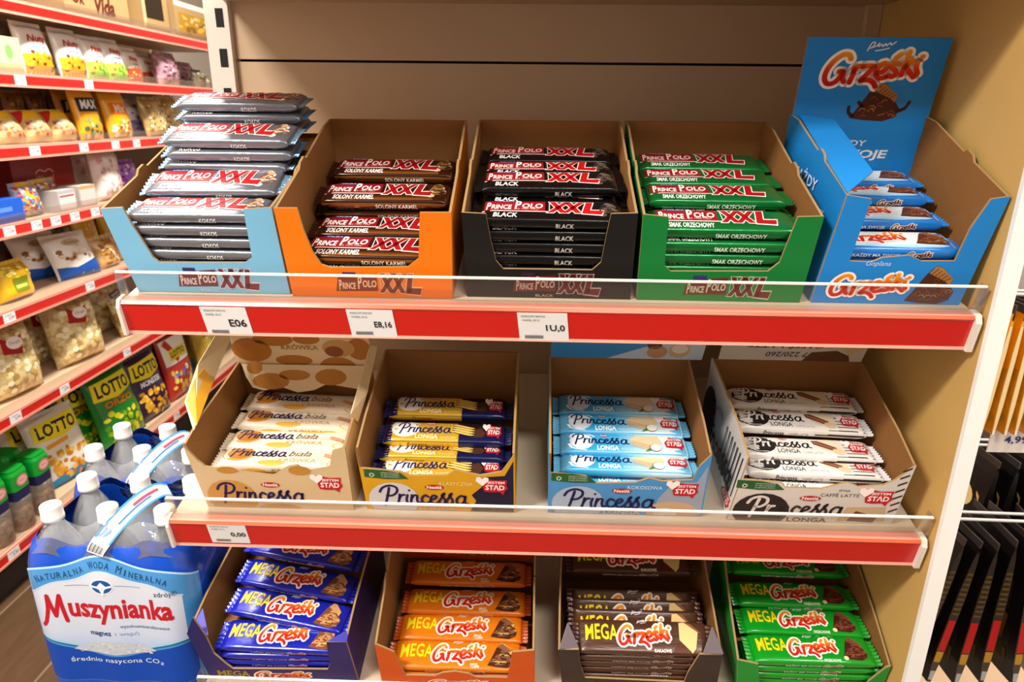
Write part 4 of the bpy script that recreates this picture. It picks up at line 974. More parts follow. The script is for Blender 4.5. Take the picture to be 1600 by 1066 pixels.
def yel():
    A = Art(); A.put(rect(.1, .55, .9, .82, 5, 3), '2a2a30', 2); A.txt('MAX', .18, .6, .82, .78, 'f0f0f0', .04, .15, 4); vlines(A, ('8a9a60', 'd8d0a0', '4a5a40', 'e0a030'), .05, .4, 12, 4, .1); return foil('yellow_bag', 'e8a512'), A
def yel2():
    A = Art(); A.put(rect(.15, .5, .85, .75, 5, 3), 'f07010', 2); A.txt('Mix', .25, .54, .75, .72, 'fff0d0', .04, .15, 4); vlines(A, ('8a9a60', 'f0c040', 'a84a20', 'e8e0c0'), .05, .4, 12, 6, .1); return foil('yellow_bag', 'e8a512'), A
put_bag('yel', yel, 2, 140, .15, .19, .06, 'tall yellow bag with a dark band on the third snack shelf', 'yellow bags on the third snack shelf')
put_bag('yel', yel, 2, 116, .15, .18, .05, 'yellow bag half hidden behind the first tall yellow bag', 'yellow bags on the third snack shelf', -8, .09)
put_bag('yel2', yel2, 2, 186, .17, .185, .06, 'yellow bag with an orange patch on the third snack shelf', 'yellow bags on the third snack shelf')
put_bag('yel2', yel2, 2, 160, .15, .17, .05, 'orange patched yellow bag standing behind in the second rank', 'yellow bags on the third snack shelf', -8, .09)
def wv_():
    A = Art(); A.put(rect(.05, .0, .95, .45, 6, 4), '8a78c0', 1); vlines(A, ('5a6ab0', 'e8e8f0', 'c0a040', '404050'), .2, .9, 16, 2, .09); return foil('blue_white_bag', 'c8c4c4'), A
put_bag2('bluewhite', wv_, 2, 218, .17, .15, .06, 'white and violet printed bag beside the yellow ones', 'mixed bags on the third snack shelf', **dict(back=0.07))
def beig(): return foil('beige_bag', 'd0b878', col2='a88850', vscale=22), vlines(Art(), ('f0e0b0', 'c09848', 'e8d8c0', '8a6a30'), .1, .9, 18, 12, .08)
put_bag('beige', beig, 2, 245, .2, .16, .06, 'beige nut bag nearest the silver bars, third snack shelf', 'mixed bags on the third snack shelf')
put_bag2('beige', beig, 2, 268, .2, .17, .06, 'beige nut bag, farther one on the third snack shelf', 'mixed bags on the third snack shelf', **dict(back=0.09))
def amb(): return foil('amber_bag', '7a4c1c', col2='a8702c', vscale=18), vlines(Art(), ('a87830', '5a3410', 'd0a850'), .1, .9, 14, 3, .08)
for px, wd in ((30, 'near end'), (65, 'middle'), (98, 'far end')): put_bag('amber', amb, 2, px, .11, .17, .05, 'shaded amber bag at the back of the third snack shelf, ' + wd, 'shaded amber bags', -5, .2)
# third gap: red display box, blue carton, small boxes
def small_box(name, row, px, w, h, d, m, label, cat, art=None, group=None, back=0, lift=0, extra=None, lid=None):
    X = GX - .012 - back
    o = thing(name, label, cat, Matrix.Translation((X, ypx(px, X, SZ[row] + h * .5), SZ[row] + .0005 + lift)) @ Matrix.Rotation(R(90), 4, 'Z'), group)
    b = MB(); b.box(-w / 2, w / 2, 0, d, 0, h, m)
    if art: art.lay(b, lambda u, v, f: ((u - .5) * w, -.0003 - f, v * h))
    b.build('box_body', o)
    b = MB(); 
    if lid: b.box(-w / 2 - .001, w / 2 + .001, -.001, d + .001, h, h + .012, lid); b.build('lid', o)
    else: b.box(-w / 2, w / 2, .0, d * .48, h, h + .0012, m); b.box(-w / 2, w / 2, d * .52, d, h, h + .0012, m); b.build('top_flap', o)
    return o
A = Art(); A.put(rect(.0, .0, 1, .1), 'd8c8a0', 1); A.put(poly([(.1, .2), (.16, .2), (.2, .8), (.14, .8)]), 'b83028', 2); A.put(ell(.6, .6, .12, .2), '7ab060', 2)
small_box('snack_box', 1, 10, .14, .11, .12, mat('cream_box', 'e8cf9c', .5), 'cream snack box with red stripe at the near end, second snack shelf', 'box', A)
A = Art(); A.put(rect(0, 0, .5, .12), '8a1414', 1); A.txt('Lindt Wawel', .3, .5, .7, .62, 'c86a60', .0, .3, 2); A[-1:] = []; A.put(strokes([[(.36, .66), (.42, .72), (.5, .68), (.58, .72), (.64, .66)], [(.36, .40), (.5, .34), (.64, .40)]], .012, 4), 'd8a098', 3); A.txt('Wawel', .36, .46, .64, .62, 'e0b0a8', .0, .2, 3)
o = small_box('display_box', 3, 72, .34, .19, .10, mat('dark_red_box', '8c1416', .45), 'dark red sweet box with a pale crest behind the small boxes', 'box', A, None, .16)
A = Art(); A.put(rect(.0, .0, 1, .25), '1040a0', 1); A.put(rect(.3, .5, .7, .7), '5a90e0', 2)
small_box('snack_box', 3, 8, .17, .075, .1, mat('blue_box', '1c5cd0', .4), 'bright blue sweet box at the near end of the fourth snack shelf', 'box', A)
A = Art(); A.put(rect(.05, .1, .95, .85), 'd8d4d4', 1); A.put(rect(.1, .7, .9, .78), 'b04a40', 2)
small_box('tea_box', 3, 106, .10, .075, .08, mat('grey_box', 'b8b4b4', .5), 'pale grey small box beside the colourful sweet bags', 'box', A, 'small pale boxes on the fourth snack shelf')
A = Art(); A.put(rect(.05, .1, .95, .85), 'd8ccc8', 1); A.put(rect(.02, .88, .98, 1), 'e0a060', 2)
small_box('tea_box', 3, 138, .10, .08, .08, mat('warm_grey_box', 'c4b8b0', .5), 'pale grey small box with an orange top edge', 'box', A, 'small pale boxes on the fourth snack shelf')
def sweet():
    A = Art(); vlines(A, ('e03020', '3a78c8', 'f0c020', '50a0e0', 'f4e8d8', 'a03a90'), .05, .95, 30, 21, .09); return foil('sweet_bag', 'd8a83c', col2='7888a8', vscale=14), A
put_bag('sweet', sweet, 3, 45, .13, .105, .05, 'red, yellow and blue sweet bag beside the blue box', 'sweet bags on the fourth snack shelf', -8)
put_bag2('sweet', sweet, 3, 76, .13, .10, .05, 'colourful sweet bag beside the pale grey box', 'sweet bags on the fourth snack shelf', -12, **dict(back=0.06))
def white(): return foil('pink_white_bag', 'ece0dc', col2='e4b8b4', vscale=8), vlines(Art(), ('f8f4f4', 'e8b0b0', 'd8d0c8', 'c8a0a0'), .1, .9, 16, 4, .1)
put_bag('pinkwhite', white, 3, 168, .18, .19, .08, 'white and pink puffed bag beside the silver bars', 'puffed bags on the fourth snack shelf', -4)
put_bag('pinkwhite', white, 3, 138, .18, .18, .07, 'white and pink puffed bag behind the small pale boxes', 'puffed bags on the fourth snack shelf', -4, .13)
def purp(): return foil('purple_bag', '8a40b8', col2='b080d8', vscale=12), vlines(Art(), ('c090e0', '6a2a98', 'e0c8f0'), .1, .9, 12, 4, .1)
put_bag2('purple', purp, 3, 196, .2, .13, .07, 'purple bag at the far end of the fourth snack shelf', 'purple bags', -6, **dict(back=0.09))
# fifth shelf
def yp(): 
    A = Art(); A.put(rect(.3, .2, .7, .6, 4, 3), '7a8a20', 2); A.put(rect(.34, .3, .66, .4), 'c8d060', 3); vlines(A, ('f4d840', 'c89010', 'f8ec90'), .6, .95, 10, 5, .08); return foil('lemon_bag', 'dcae14', coat_=0) if False else foil('lemon_bag', 'dcae14'), A
put_bag('lemon', yp, 4, 22, .17, .12, .09, 'glossy yellow bag with green label at the near end', 'yellow bags on the fifth snack shelf', -12)
for px, w_ in ((16, 'behind the glossy yellow bag'), (74, 'behind the white and blue bags')): put_bag('grey', grey, 4, px, .15, .17, .05, 'dark grey bag ' + w_ + ', fifth snack shelf', 'grey snack bags', -10, .25, 0)
def wb():
    A = Art(); A.put(poly([(.03, .0), (.03, .28), (.4, .2), (.97, .36), (.97, .0)]), '1c50a8', 1); vlines(A, ('e8d8c0', 'b8884c', '8a5a30', 'f4ece0'), .35, .72, 12, 7, .09); A.put(ell(.5, .8, .22, .09), 'c8b090', 2); A.txt('Sonko', .34, .76, .66, .84, '8a4a30', .0, .2, 4); return foil('white_blue_bag', 'ece8e6'), A
put_bag2('whiteblue', wb, 4, 70, .2, .165, .07, 'white bag with blue base, nearer of the two on the fifth shelf', 'white and blue bags on the fifth snack shelf', -20, 0, -14, **dict(back=0.12))
put_bag('whiteblue', wb, 4, 122, .2, .165, .07, 'white bag with blue base, beside the plain yellow bags', 'white and blue bags on the fifth snack shelf', -22, .01, -14)
def ylw(): return foil('plain_yellow_bag', 'e8ac0c', col2='f0c840', vscale=10), vlines(Art(), ('f8d850', 'c07c10', 'fff0a8'), .2, .8, 8, 4, .08)
put_bag('plainyellow', ylw, 4, 140, .15, .20, .06, 'plain yellow bag standing behind the amber nuts', 'yellow bags on the fifth snack shelf', -8, .15, 0)
put_bag('plainyellow', ylw, 4, 172, .15, .20, .06, 'plain yellow bag against the light blue carton', 'yellow bags on the fifth snack shelf', -4, .22, 0)
def ambn(): return foil('amber_nut_bag', 'b8843c', col2='d8b488', vscale=26), vlines(Art(), ('d89a30', 'a8742c', 'ecd8b8', '8a5820'), .08, .92, 26, 3, .09)
put_bag2('ambnut', ambn, 4, 170, .18, .12, .07, 'amber nut bag in front of the plain yellow bags', 'amber nut bags', -20, **dict(w=0.13, back=0.0))
put_bag2('ambnut', ambn, 4, 196, .18, .11, .07, 'amber nut bag at the far end of the fifth shelf', 'amber nut bags', -14, **dict(back=0.03, w=0.13))
put_bag('amber', amb, 4, 100, .13, .17, .05, 'shaded brown bag at the back of the fifth snack shelf', 'shaded amber bags', -4, .27)
# sixth shelf: puffed corn
PUFF = mat('clear_bag_of_corn_puffs', 'e4cf96', .3, bump=1.0, bscale=42, col2='b08a4c', vscale=34, coat=.5)
def puff():
    A = Art(); q = random.Random(11)
    for i in range(46): A.put(ell(q.uniform(.08, .92), q.uniform(.04, .9), .055, .04, 8, q.random() * 3), q.choice(('f4e4b4', 'e8d090', 'd4b468', 'f8f0d0')), 1 + i % 3)
    A.put(poly([(.3, .66), (.62, .60), (.72, .88), (.5, .80), (.34, .9)]), 'a81c20', 5); A.put(ell(.55, .78, .14, .09), 'f4e8e4', 6); A.txt('Chrupki', .45, .75, .65, .81, 'a83030', 0, .1, 7)
    return PUFF, A
def puff2():
    A = Art(); q = random.Random(15)
    for i in range(46): A.put(ell(q.uniform(.08, .92), q.uniform(.04, .9), .055, .04, 8, q.random() * 3), q.choice(('e4d0a0', 'd0b070', 'b89450', 'ece0b8')), 1 + i % 3)
    A.put(poly([(.45, .6), (.8, .66), (.78, .76), (.43, .7)]), '6a4a88', 5); A.put(poly([(.5, .63), (.75, .68), (.74, .72), (.49, .67)]), 'd8d0e0', 6)
    return PUFF, A
put_bag('puff', puff, 5, 20, .22, .235, .11, 'clear bag of pale corn puffs at the near end, red and white label', 'clear bags of corn puffs', -8, 0, -8)
put_bag2('puff', puff, 5, 70, .19, .215, .10, 'clear bag of corn puffs leaning between its two neighbours', 'clear bags of corn puffs', -16, .03, -10, **dict(back=0.13))
put_bag('puff', puff, 5, 122, .24, .24, .11, 'clear bag of corn puffs with a big red and white label, standing alone', 'clear bags of corn puffs', -10, 0, -10)
put_bag2('puff2', puff2, 5, 172, .22, .22, .10, 'clear bag of yellow corn puffs with a violet label', 'clear bags of corn puffs', -10, 0, -6, **dict(back=0.13))
put_bag('puff2', puff2, 5, 212, .22, .15, .10, 'low bag of dull corn puffs behind the red price rail end', 'clear bags of corn puffs', -14, 0, -6)
for px in (45, 100): put_bag('amber', amb, 5, px, .14, .17, .05, 'shaded brown bag behind the corn puffs, %s one' % ('nearer' if px == 45 else 'farther'), 'shaded amber bags', -3, .30)
# bottom shelf: cans, tubs, bags
def lotto(base, word2, bits, band='f2dc28'):
    def f():
        A = Art(); A.put(poly([(.06, .68), (.1, .92), (.9, .95), (.94, .72), (.5, .64)]), band, 3)
        A.txt('LOTTO', .14, .71, .86, .89, '1c1c30', .03, .1, 4)
        if word2: A.txt(word2, .2, .54, .8, .63, word2 == 'ORZO' and 'e07818' or 'e8e4ea', .03, .1, 4)
        vlines(A, bits, .06, .46, 22, 17, .085, 2)
        return base, A
    return f
lw = lotto(foil('cream_snack_bag', 'ece4d4'), '', ('e0a030', 'f0c060', 'c87818'))
def lw2():
    m, A = lw(); A.put(poly([(.03, .0), (.03, .1), (.5, .18), (.97, .1), (.97, 0)]), '2a90c8', 1); A.put(poly([(.2, .54), (.6, .57), (.6, .63), (.2, .6)]), 'f0a030', 4); return m, A
lg = lotto(foil('leaf_green_bag', '117a20'), 'ORZO', ('c8c820', 'e0d840', '8aa81c', '50901c'))
lpu = lotto(foil('deep_violet_bag', '2c1034'), 'MONSTER', ('e0a828', 'f0c850', 'c88018'))
put_bag('lw', lw2, 6, 62, .235, .265, .08, 'cream snack bag with yellow name band beside the green tins', 'snack bags on the bottom shelf', -12, .12, -6)
put_bag2('lw', lw2, 6, 104, .235, .275, .08, 'cream snack bag with yellow name band, next to the green bags', 'snack bags on the bottom shelf', -20, .02, -12, **dict(back=0.02, lean=-14))
put_bag2('lg', lg, 6, 190, .30, .31, .08, 'leaf green snack bag, front one beside the violet bags', 'snack bags on the bottom shelf', -12, .0, -8, **dict(w=0.26))
put_bag2('lg', lg, 6, 142, .28, .30, .07, 'leaf green snack bag, half covered by its neighbour', 'snack bags on the bottom shelf', -12, .03, -8, **dict(back=0.1))
for px, w_ in ((28, 'nearer'), (112, 'farther')): put_bag('lg', lg, 6, px, .24, .30, .06, 'shaded green snack bag in the back rank, %s one' % w_, 'shaded snack bags at the back', -3, .30, 0)
put_bag('lp', lpu, 6, 238, .24, .30, .07, 'dark violet snack bag beside the leaf green one', 'snack bags on the bottom shelf', -10, .0, -4)
put_bag2('lp', lpu, 6, 262, .24, .29, .07, 'dark violet snack bag, farther of the two', 'snack bags on the bottom shelf', -10, .0, -4, **dict(back=0.09))
for px, w_ in ((205, 'nearer'), (230, 'farther')): put_bag('lp', lpu, 6, px, .24, .29, .07, 'shaded violet snack bag in the back rank, %s one' % w_, 'shaded snack bags at the back', -3, .24 if px == 205 else .31, 0)
def rw():
    A = Art(); A.put(rect(.05, .55, .95, .95, 6, 5), 'f2e6d8', 1); A.put(poly([(.1, .9), (.4, .55), (.5, .6), (.25, .95)]), 'c02c20', 2); A.put(rect(.2, .62, .8, .78), 'f0d820', 3); A.txt('LOTTO', .25, .65, .75, .75, '1c1c30', .03, 0, 4); vlines(A, ('e8d060', 'd0b040', '6a70b0'), .05, .45, 14, 3, .08); return foil('red_bag', 'b02820'), A
put_bag('rw', rw, 6, 281, .25, .32, .08, 'red and white snack bag beside the violet ones', 'snack bags on the bottom shelf', -8)
def yc():
    A = Art(); A.put(ell(.4, .72, .2, .1), '6a6ab0', 3); A.put(ell(.4, .72, .15, .06), 'e0d8f0', 4); A.put(rect(.05, .0, .95, .14, 6, 2), '3a98c8', 2); vlines(A, ('f0dc70', 'e0b838', 'f8f0b0'), .16, .95, 30, 14, .08, 1); return foil('golden_clear_bag', 'e0c050', col2='b89030', vscale=20), A
put_bag2('yc', yc, 6, 304, .30, .36, .09, 'golden clear bag with a blue base behind the cow-spotted carton', 'golden clear bags', -8, **dict(w=0.24, back=0.13))
put_bag2('yc', yc, 6, 324, .30, .36, .09, 'golden clear bag farthest along the bottom snack shelf', 'golden clear bags', -8, **dict(w=0.2))
CG = mat('green_tin', '0a9a30', .25, coat=.4); CN = mat('navy_tin_base', '1c2450', .3); CTUB = clear_mat('clear_tub', 'e8e0d8', .7, .18, 'd8c8b8')
for px, bk_, w_ in ((-12, 0, 'at the near end of the bottom snack shelf'), (22, 0, 'in front of the other tins'), (56, 0, 'beside the cream snack bags'), (16, .095, 'in the second rank of tins')):
    X = GX - .055 - bk_; y = ypx(px, X, SZ[6] + .12); z = SZ[6]
    o = thing('snack_tub', 'clear tub under the green tin %s' % w_, 'tub', (X, y, z), 'clear tubs on the bottom snack shelf')
    b = MB(); b.lathe([(0, .001), (.04, .001), (.046, .01), (.047, .115), (.045, .118), (0, .118)], CTUB, 20); b.build('tub_wall', o, True)
    b = MB(); b.lathe([(0, .003), (.040, .003), (.043, .01), (.043, .07), (.03, .08), (0, .082)], mat('brown_snacks', '8a6448', .6, col2='c8a888', vscale=50, bump=.8), 16); b.build('contents', o, True)
    o = thing('snack_tin', 'green square-shouldered tin with pink oval %s' % w_, 'tin', Matrix.Translation((X, y, z + .1185)) @ Matrix.Rotation(R(90), 4, 'Z'), 'green tins on the bottom snack shelf')
    def ring(z, r, cor): return [((r - cor) * (1 if k < 2 or k > 5 else -1) + cor * math.cos(a), (r - cor) * (1 if k < 4 else -1) + cor * math.sin(a), z) for k, a in enumerate([i * math.pi / 4 for i in (0, 1, 2, 3, 4, 5, 6, 7)])]
    def sq(z, r): return [(r * math.copysign(abs(math.cos(t)) ** .5, math.cos(t)), r * math.copysign(abs(math.sin(t)) ** .5, math.sin(t)), z) for t in [2 * math.pi * i / 24 for i in range(24)]]
    def loft(levels, m):
        b = MB(); vs = [p for L_ in levels for p in L_]; n = 24
        b.add(vs, [(j * n + i, j * n + (i + 1) % n, (j + 1) * n + (i + 1) % n, (j + 1) * n + i) for j in range(len(levels) - 1) for i in range(n)] + [tuple(range(n))[::-1], tuple(range((len(levels) - 1) * n, len(levels) * n))], m); return b
    loft([sq(.0, .040), sq(.035, .041)], CN).build('tin_base', o)
    b = loft([sq(.035, .041), sq(.09, .041), sq(.1, .038)], CG)
    A = Art(); A.put(ell(0, .065, .026, .02), 'c87878', 1); A.put(ell(0, .065, .02, .014), 'e8b0a8', 2); A.txt('ORZECHY', -.013, .062, .013, .069, '8a2020', .0, 0, 3)
    A.lay(b, lambda u, v, f: (u, -.0414 - f, v)); b.build('tin_body', o)
    loft([sq(.1, .036), sq(.108, .036)], CG).build('lid', o)
# top shelf cartons
KR2 = mat('light_cardboard', 'a88858', .8, var=.15, vscale=60)
A = Art(); A.txt('Ok', .12, .2, .3, .42, '5a2418', .03, .2, 2); A.txt('Vida', .44, .1, .76, .42, '5a2418', .04, .2, 2)
small_box('shipping_carton', 0, 150, .42, .20, .22, KR2, 'brown cardboard carton with dark red lettering on the top snack shelf', 'carton', A, 'cartons on the top snack shelf')
A = Art(); A.put(rect(.12, .3, .8, .95), '2c2014', 1); A.put(poly([(.0, .0), (.12, .25), (.12, 1), (0, 1)]), 'c8ac80', 1)
small_box('shipping_carton', 0, 243, .22, .17, .22, KR2, 'brown carton with a dark cut window on the top snack shelf', 'carton', A, 'cartons on the top snack shelf')
A = Art(); A.put(rect(.1, .05, .9, .7), 'a87c28', 1); A.put(rect(.0, .86, 1, 1), 'e8dcc8', 1); vlines(A, ('d0a040', '7a5a20', 'c8b070'), .1, .65, 10, 3, .1)
small_box('shipping_carton', 0, 302, .36, .16, .22, KR2, 'carton of golden packs with a white top edge beside the upright', 'carton', A, 'cartons on the top snack shelf')
def bw(): return foil('blue_white_crisps', 'b8c4dc', col2='4a60a0', vscale=14), vlines(Art(), ('e8ecf4', '3c50a0', '8aa0d0'), .1, .9, 14, 3, .1)
put_bag2('bw', bw, 0, 62, .18, .12, .07, 'blue and white bag beside the lettered carton, top snack shelf', 'bags on the top snack shelf', -12, **dict(back=0.1, w=0.12))

# ------------------------------------------------------------------ water packs
PET = clear_mat('clear_bottle_plastic', 'fafcfe', 1.6, .34, 'f0f4fa', .06, 1.5, .6)
FILM = clear_mat('clear_shrink_film', 'f8fafc', 1.6, .12, 'eef2fa', .08, 1.5, .9)
CAPM = mat('white_cap', 'f2efec', .35)
BLUE = mat('deep_blue_film', '0a50cc', .28, coat=.4, bump=.5, bscale=20)
b = MB(); b.lathe([(0, .004), (.03, .002), (.042, .012), (.0435, .05), (.0415, .10), (.0435, .15), (.0435, .20), (.040, .235), (.030, .268), (.018, .292), (.0135, .302), (.0135, .318), (0, .318)], PET, 24); BOT = b.mesh('bottle', True)
b = MB(); n = 28
prof = [(0, .331), (.0135, .3305), (.0152, .329), (.0156, .326), (.0156, .312), (.0162, .3115), (.0162, .306), (.0135, .306)]
b.lathe(prof, CAPM, n); CAPD = b.mesh('cap', True)
HX, HY, CR = .1275, .088, .043
def pack_path(scale=1.0, dent=.0035):
    pts = []
    segs = [(-HX + CR, -HY, HX - CR, -HY)]
    N_ = 24
    for i in range(N_ + 1):
        x = -HX + CR + (2 * HX - 2 * CR) * i / N_; pts.append((x, -HY + dent * (1 - math.cos(2 * math.pi * (x / .085 - .0))) * .5 * 1.0))
    for i in range(1, 7): a = -math.pi / 2 + math.pi / 2 * i / 6; pts.append((HX - CR + CR * math.cos(a), -HY + CR + CR * math.sin(a)))
    for i in range(1, 7): pts.append((HX, -HY + CR + (2 * HY - 2 * CR) * i / 6))
    for i in range(1, 7): a = math.pi / 2 * i / 6; pts.append((HX - CR + CR * math.cos(a), HY - CR + CR * math.sin(a)))
    for i in range(1, 13): pts.append((HX - CR - (2 * HX - 2 * CR) * i / 12, HY))
    for i in range(1, 7): a = math.pi / 2 + math.pi / 2 * i / 6; pts.append((-HX + CR + CR * math.cos(a), HY - CR + CR * math.sin(a)))
    for i in range(1, 7): pts.append((-HX, HY - CR - (2 * HY - 2 * CR) * i / 6))
    for i in range(1, 6): a = math.pi + math.pi / 2 * i / 6; pts.append((-HX + CR + CR * math.cos(a), -HY + CR + CR * math.sin(a)))
    return [(x * scale, y * scale) for x, y in pts]
PATH = pack_path()
def sleeve_scale(z): return 1 - .03 * max(0, (.16 - z) / .16) ** 1.3 - .075 * max(0, (z - .235) / .043) ** 1.6
def sl_map(u, z, f):   # u: metres from the front centre
    if abs(u) <= HX - CR:
        k = (u + HX - CR) / (2 * (HX - CR)) * 24; i = min(int(k), 23); t = k - i; x = PATH[i][0] * (1 - t) + PATH[i + 1][0] * t; y = PATH[i][1] * (1 - t) + PATH[i + 1][1] * t; nx, ny = 0, -1
    else:
        sg = 1 if u > 0 else -1; a = min((abs(u) - HX + CR) / CR, math.pi / 2); x = sg * (HX - CR + CR * math.sin(a)); y = -HY + CR - CR * math.cos(a); nx, ny = sg * math.sin(a), -math.cos(a)
    s_ = sleeve_scale(z); e = .0008 + f
    return (x * s_ + nx * e, y * s_ + ny * e, z)
def sleeve_data():
    b = MB(); n = len(PATH); zs = [.0, .012, .05, .09, .13, .16, .19, .22, .245, .262, .278]
    vs = [(x * sleeve_scale(z), y * sleeve_scale(z), z) for z in zs for x, y in PATH]
    # scalloped upper edge
    vs += [(x * .86, y * .86, .290 + .007 * math.cos(2 * math.pi * x / .085) * (1 if abs(y) > .07 else .3)) for x, y in PATH]
    fs = [(j * n + i, j * n + (i + 1) % n, (j + 1) * n + (i + 1) % n, (j + 1) * n + i) for j in range(len(zs)) for i in range(n)]
    b.add(vs, fs, BLUE)
    A = Art(); W = .130
    def band(z0f, z1f, m, ly, w=W, nx=44, ny=6):
        vs = []; 
        for j in range(ny + 1):
            for i in range(nx + 1):
                u = -w + 2 * w * i / nx; a, c = z0f(u / w), z1f(u / w); vs.append((u, a + (c - a) * j / ny))
        A.put((vs, [(j * (nx + 1) + i, j * (nx + 1) + i + 1, (j + 1) * (nx + 1) + i + 1, (j + 1) * (nx + 1) + i) for j in range(ny) for i in range(nx)]), m, ly)
    top = lambda t: .190 + .018 * math.cos(t * 2.6) + .004 * math.cos(t * 9)
    bot = lambda t: .062 - .012 * math.cos(t * 3.1)
    LB = mat('light_blue_film', '4a98dc', .3, coat=.3)
    band(lambda t: -.0 + .001, lambda t: top(t), LB, 1, .150)
    band(lambda t: top(t) - .0, lambda t: top(t) + .003, 'b8e0f8', 2, .150)
    wt = mat('white_label_film', 'd4dcec', .3, grad=(1, (0, 'a8c4ec'), (.25, 'ccd8ee'), (1, 'e0e4f0')), coat=.3)
    band(lambda t: bot(t) + .004, lambda t: top(t) - .021, wt, 2, .118)
    band(lambda t: top(t) - .0215, lambda t: top(t) - .0195, 'c8e4f8', 3, .120)
    band(lambda t: -.0 + .002, lambda t: bot(t) - .003, '1448b0', 2, .128)
    band(lambda t: bot(t) + .0, lambda t: bot(t) + .002, '207090', 3, .125); band(lambda t: bot(t) + .003, lambda t: bot(t) + .005, 'a8e0f0', 3, .125)
    # arched lettering
    st = 'NATURALNA WODA MINERALNA'
    for i, ch in enumerate(st):
        if ch == ' ': continue
        u = -.098 + .196 * i / (len(st) - 1); z = top(u / W) - .0155; z2 = (top((u + .004) / W) - top((u - .004) / W)) / .008
        h = .0095 if i and st[i - 1] != ' ' else .0115
        hw = {'I': .0009, 'M': .0038, 'W': .0042, 'L': .0026, 'E': .0026}.get(ch, .0032)
        A.put(rot2(fit(text(ch, .0), u - hw, z, u + hw, z + h), math.degrees(math.atan(z2))), '1c4a78', 4)
    A.put(ell(0, .1675, .0175, .0125, 24), 'eef2fa', 4); A.put(ell(0, .1675, .0155, .0108, 24), '1c58a4', 5)
    A.put(poly([(0, .175), (.007, .168), (0, .163), (-.007, .168)]), 'e8eef8', 6)
    A.put(strokes([[(-.0145, .168), (-.004, .165), (0, .157)], [(.0145, .168), (.004, .165), (0, .157)], [(0, .158), (0, .154)]], .0016, 4), 'eef2fa', 6)
    RD = 'c01c2a'
    A.put(strokes([[(-.098, .107), (-.091, .128), (-.0885, .150)], [(-.0885, .150), (-.0845, .132), (-.0805, .117)], [(-.0805, .117), (-.0755, .134), (-.0705, .150)], [(-.0705, .150), (-.0685, .128), (-.0655, .108)]], .0031, 4), RD, 5); A.txt('uszynianka', -.060, .104, .103, .148, RD, .03, 0, 5)
    A.put(strokes([[(-.097, .110), (-.100, .104), (-.104, .100)]], .003, 3), RD, 5)
    A.txt('zdrój®', .078, .151, .112, .1615, '28466a', .0, 0, 5)
    A.txt('wysokozmineralizowana', .016, .0965, .094, .1035, '4a5f8c', .0, 0, 5)
    A.put(strokes([[(-.058, .166), (-.02, .1685)], [(.02, .1685), (.058, .166)]], .0005, 1, 3), '8aa0c0', 4)
    A.txt('magnez', -.034, .082, .0, .0905, '1c3a78', .012, 0, 5); A.txt('i wapń', .006, .083, .042, .092, '8ca8d4', .0, 0, 5)
    # snowy mountain
    q = random.Random(6); ridge = []
    for k_ in range(27):
        x_ = -.066 + .132 * k_ / 26; ridge.append((x_, .0565 + .0165 * max(0, 1 - (x_ / .067) ** 2) ** .7 + q.uniform(-.0008, .0012)))
    A.put(poly(ridge + [(.05, .0545), (.03, .0525), (0, .0500), (-.03, .0525), (-.05, .0545)]), 'c0c6d0', 4)
    for k_ in range(60):
        x_ = q.uniform(-.058, .058); top_ = .0555 + .0155 * max(0, 1 - (x_ / .067) ** 2) ** .7
        y_ = q.uniform(.0535, top_); A.put(ell(x_, y_, q.uniform(.0012, .003), .0009, 7), q.choice(('e6eaee', 'd6dae2', 'aab2c0')), 5)
    A.txt('średnio nasycona CO₂', -.075, .034, .075, .045, 'e0ecfa', .0, 0, 5)
    for q in range(len(A)):
        (v_, f_), m_, l_ = A[q]; A[q] = (([(p * .96, .047 + z * 1.06) for p, z in v_], f_), m_, l_)
    A.lay(b, sl_map, .00018, (1, .4, .006))
    return b.mesh('printed_sleeve', True)
SLD = sleeve_data()
def hood_data():
    b = MB(); n = len(PATH); lv = [(.270, .95), (.290, .87), (.302, .80), (.312, .70)]
    vs = [(x * k, y * k, z + (.006 * math.cos(2 * math.pi * x / .085) if z > .25 else 0)) for z, k in lv for x, y in PATH]
    b.add(vs, [(j * n + i, j * n + (i + 1) % n, (j + 1) * n + (i + 1) % n, (j + 1) * n + i) for j in range(3) for i in range(n)], FILM); return b.mesh('shrink_film', True)
HOD = hood_data()
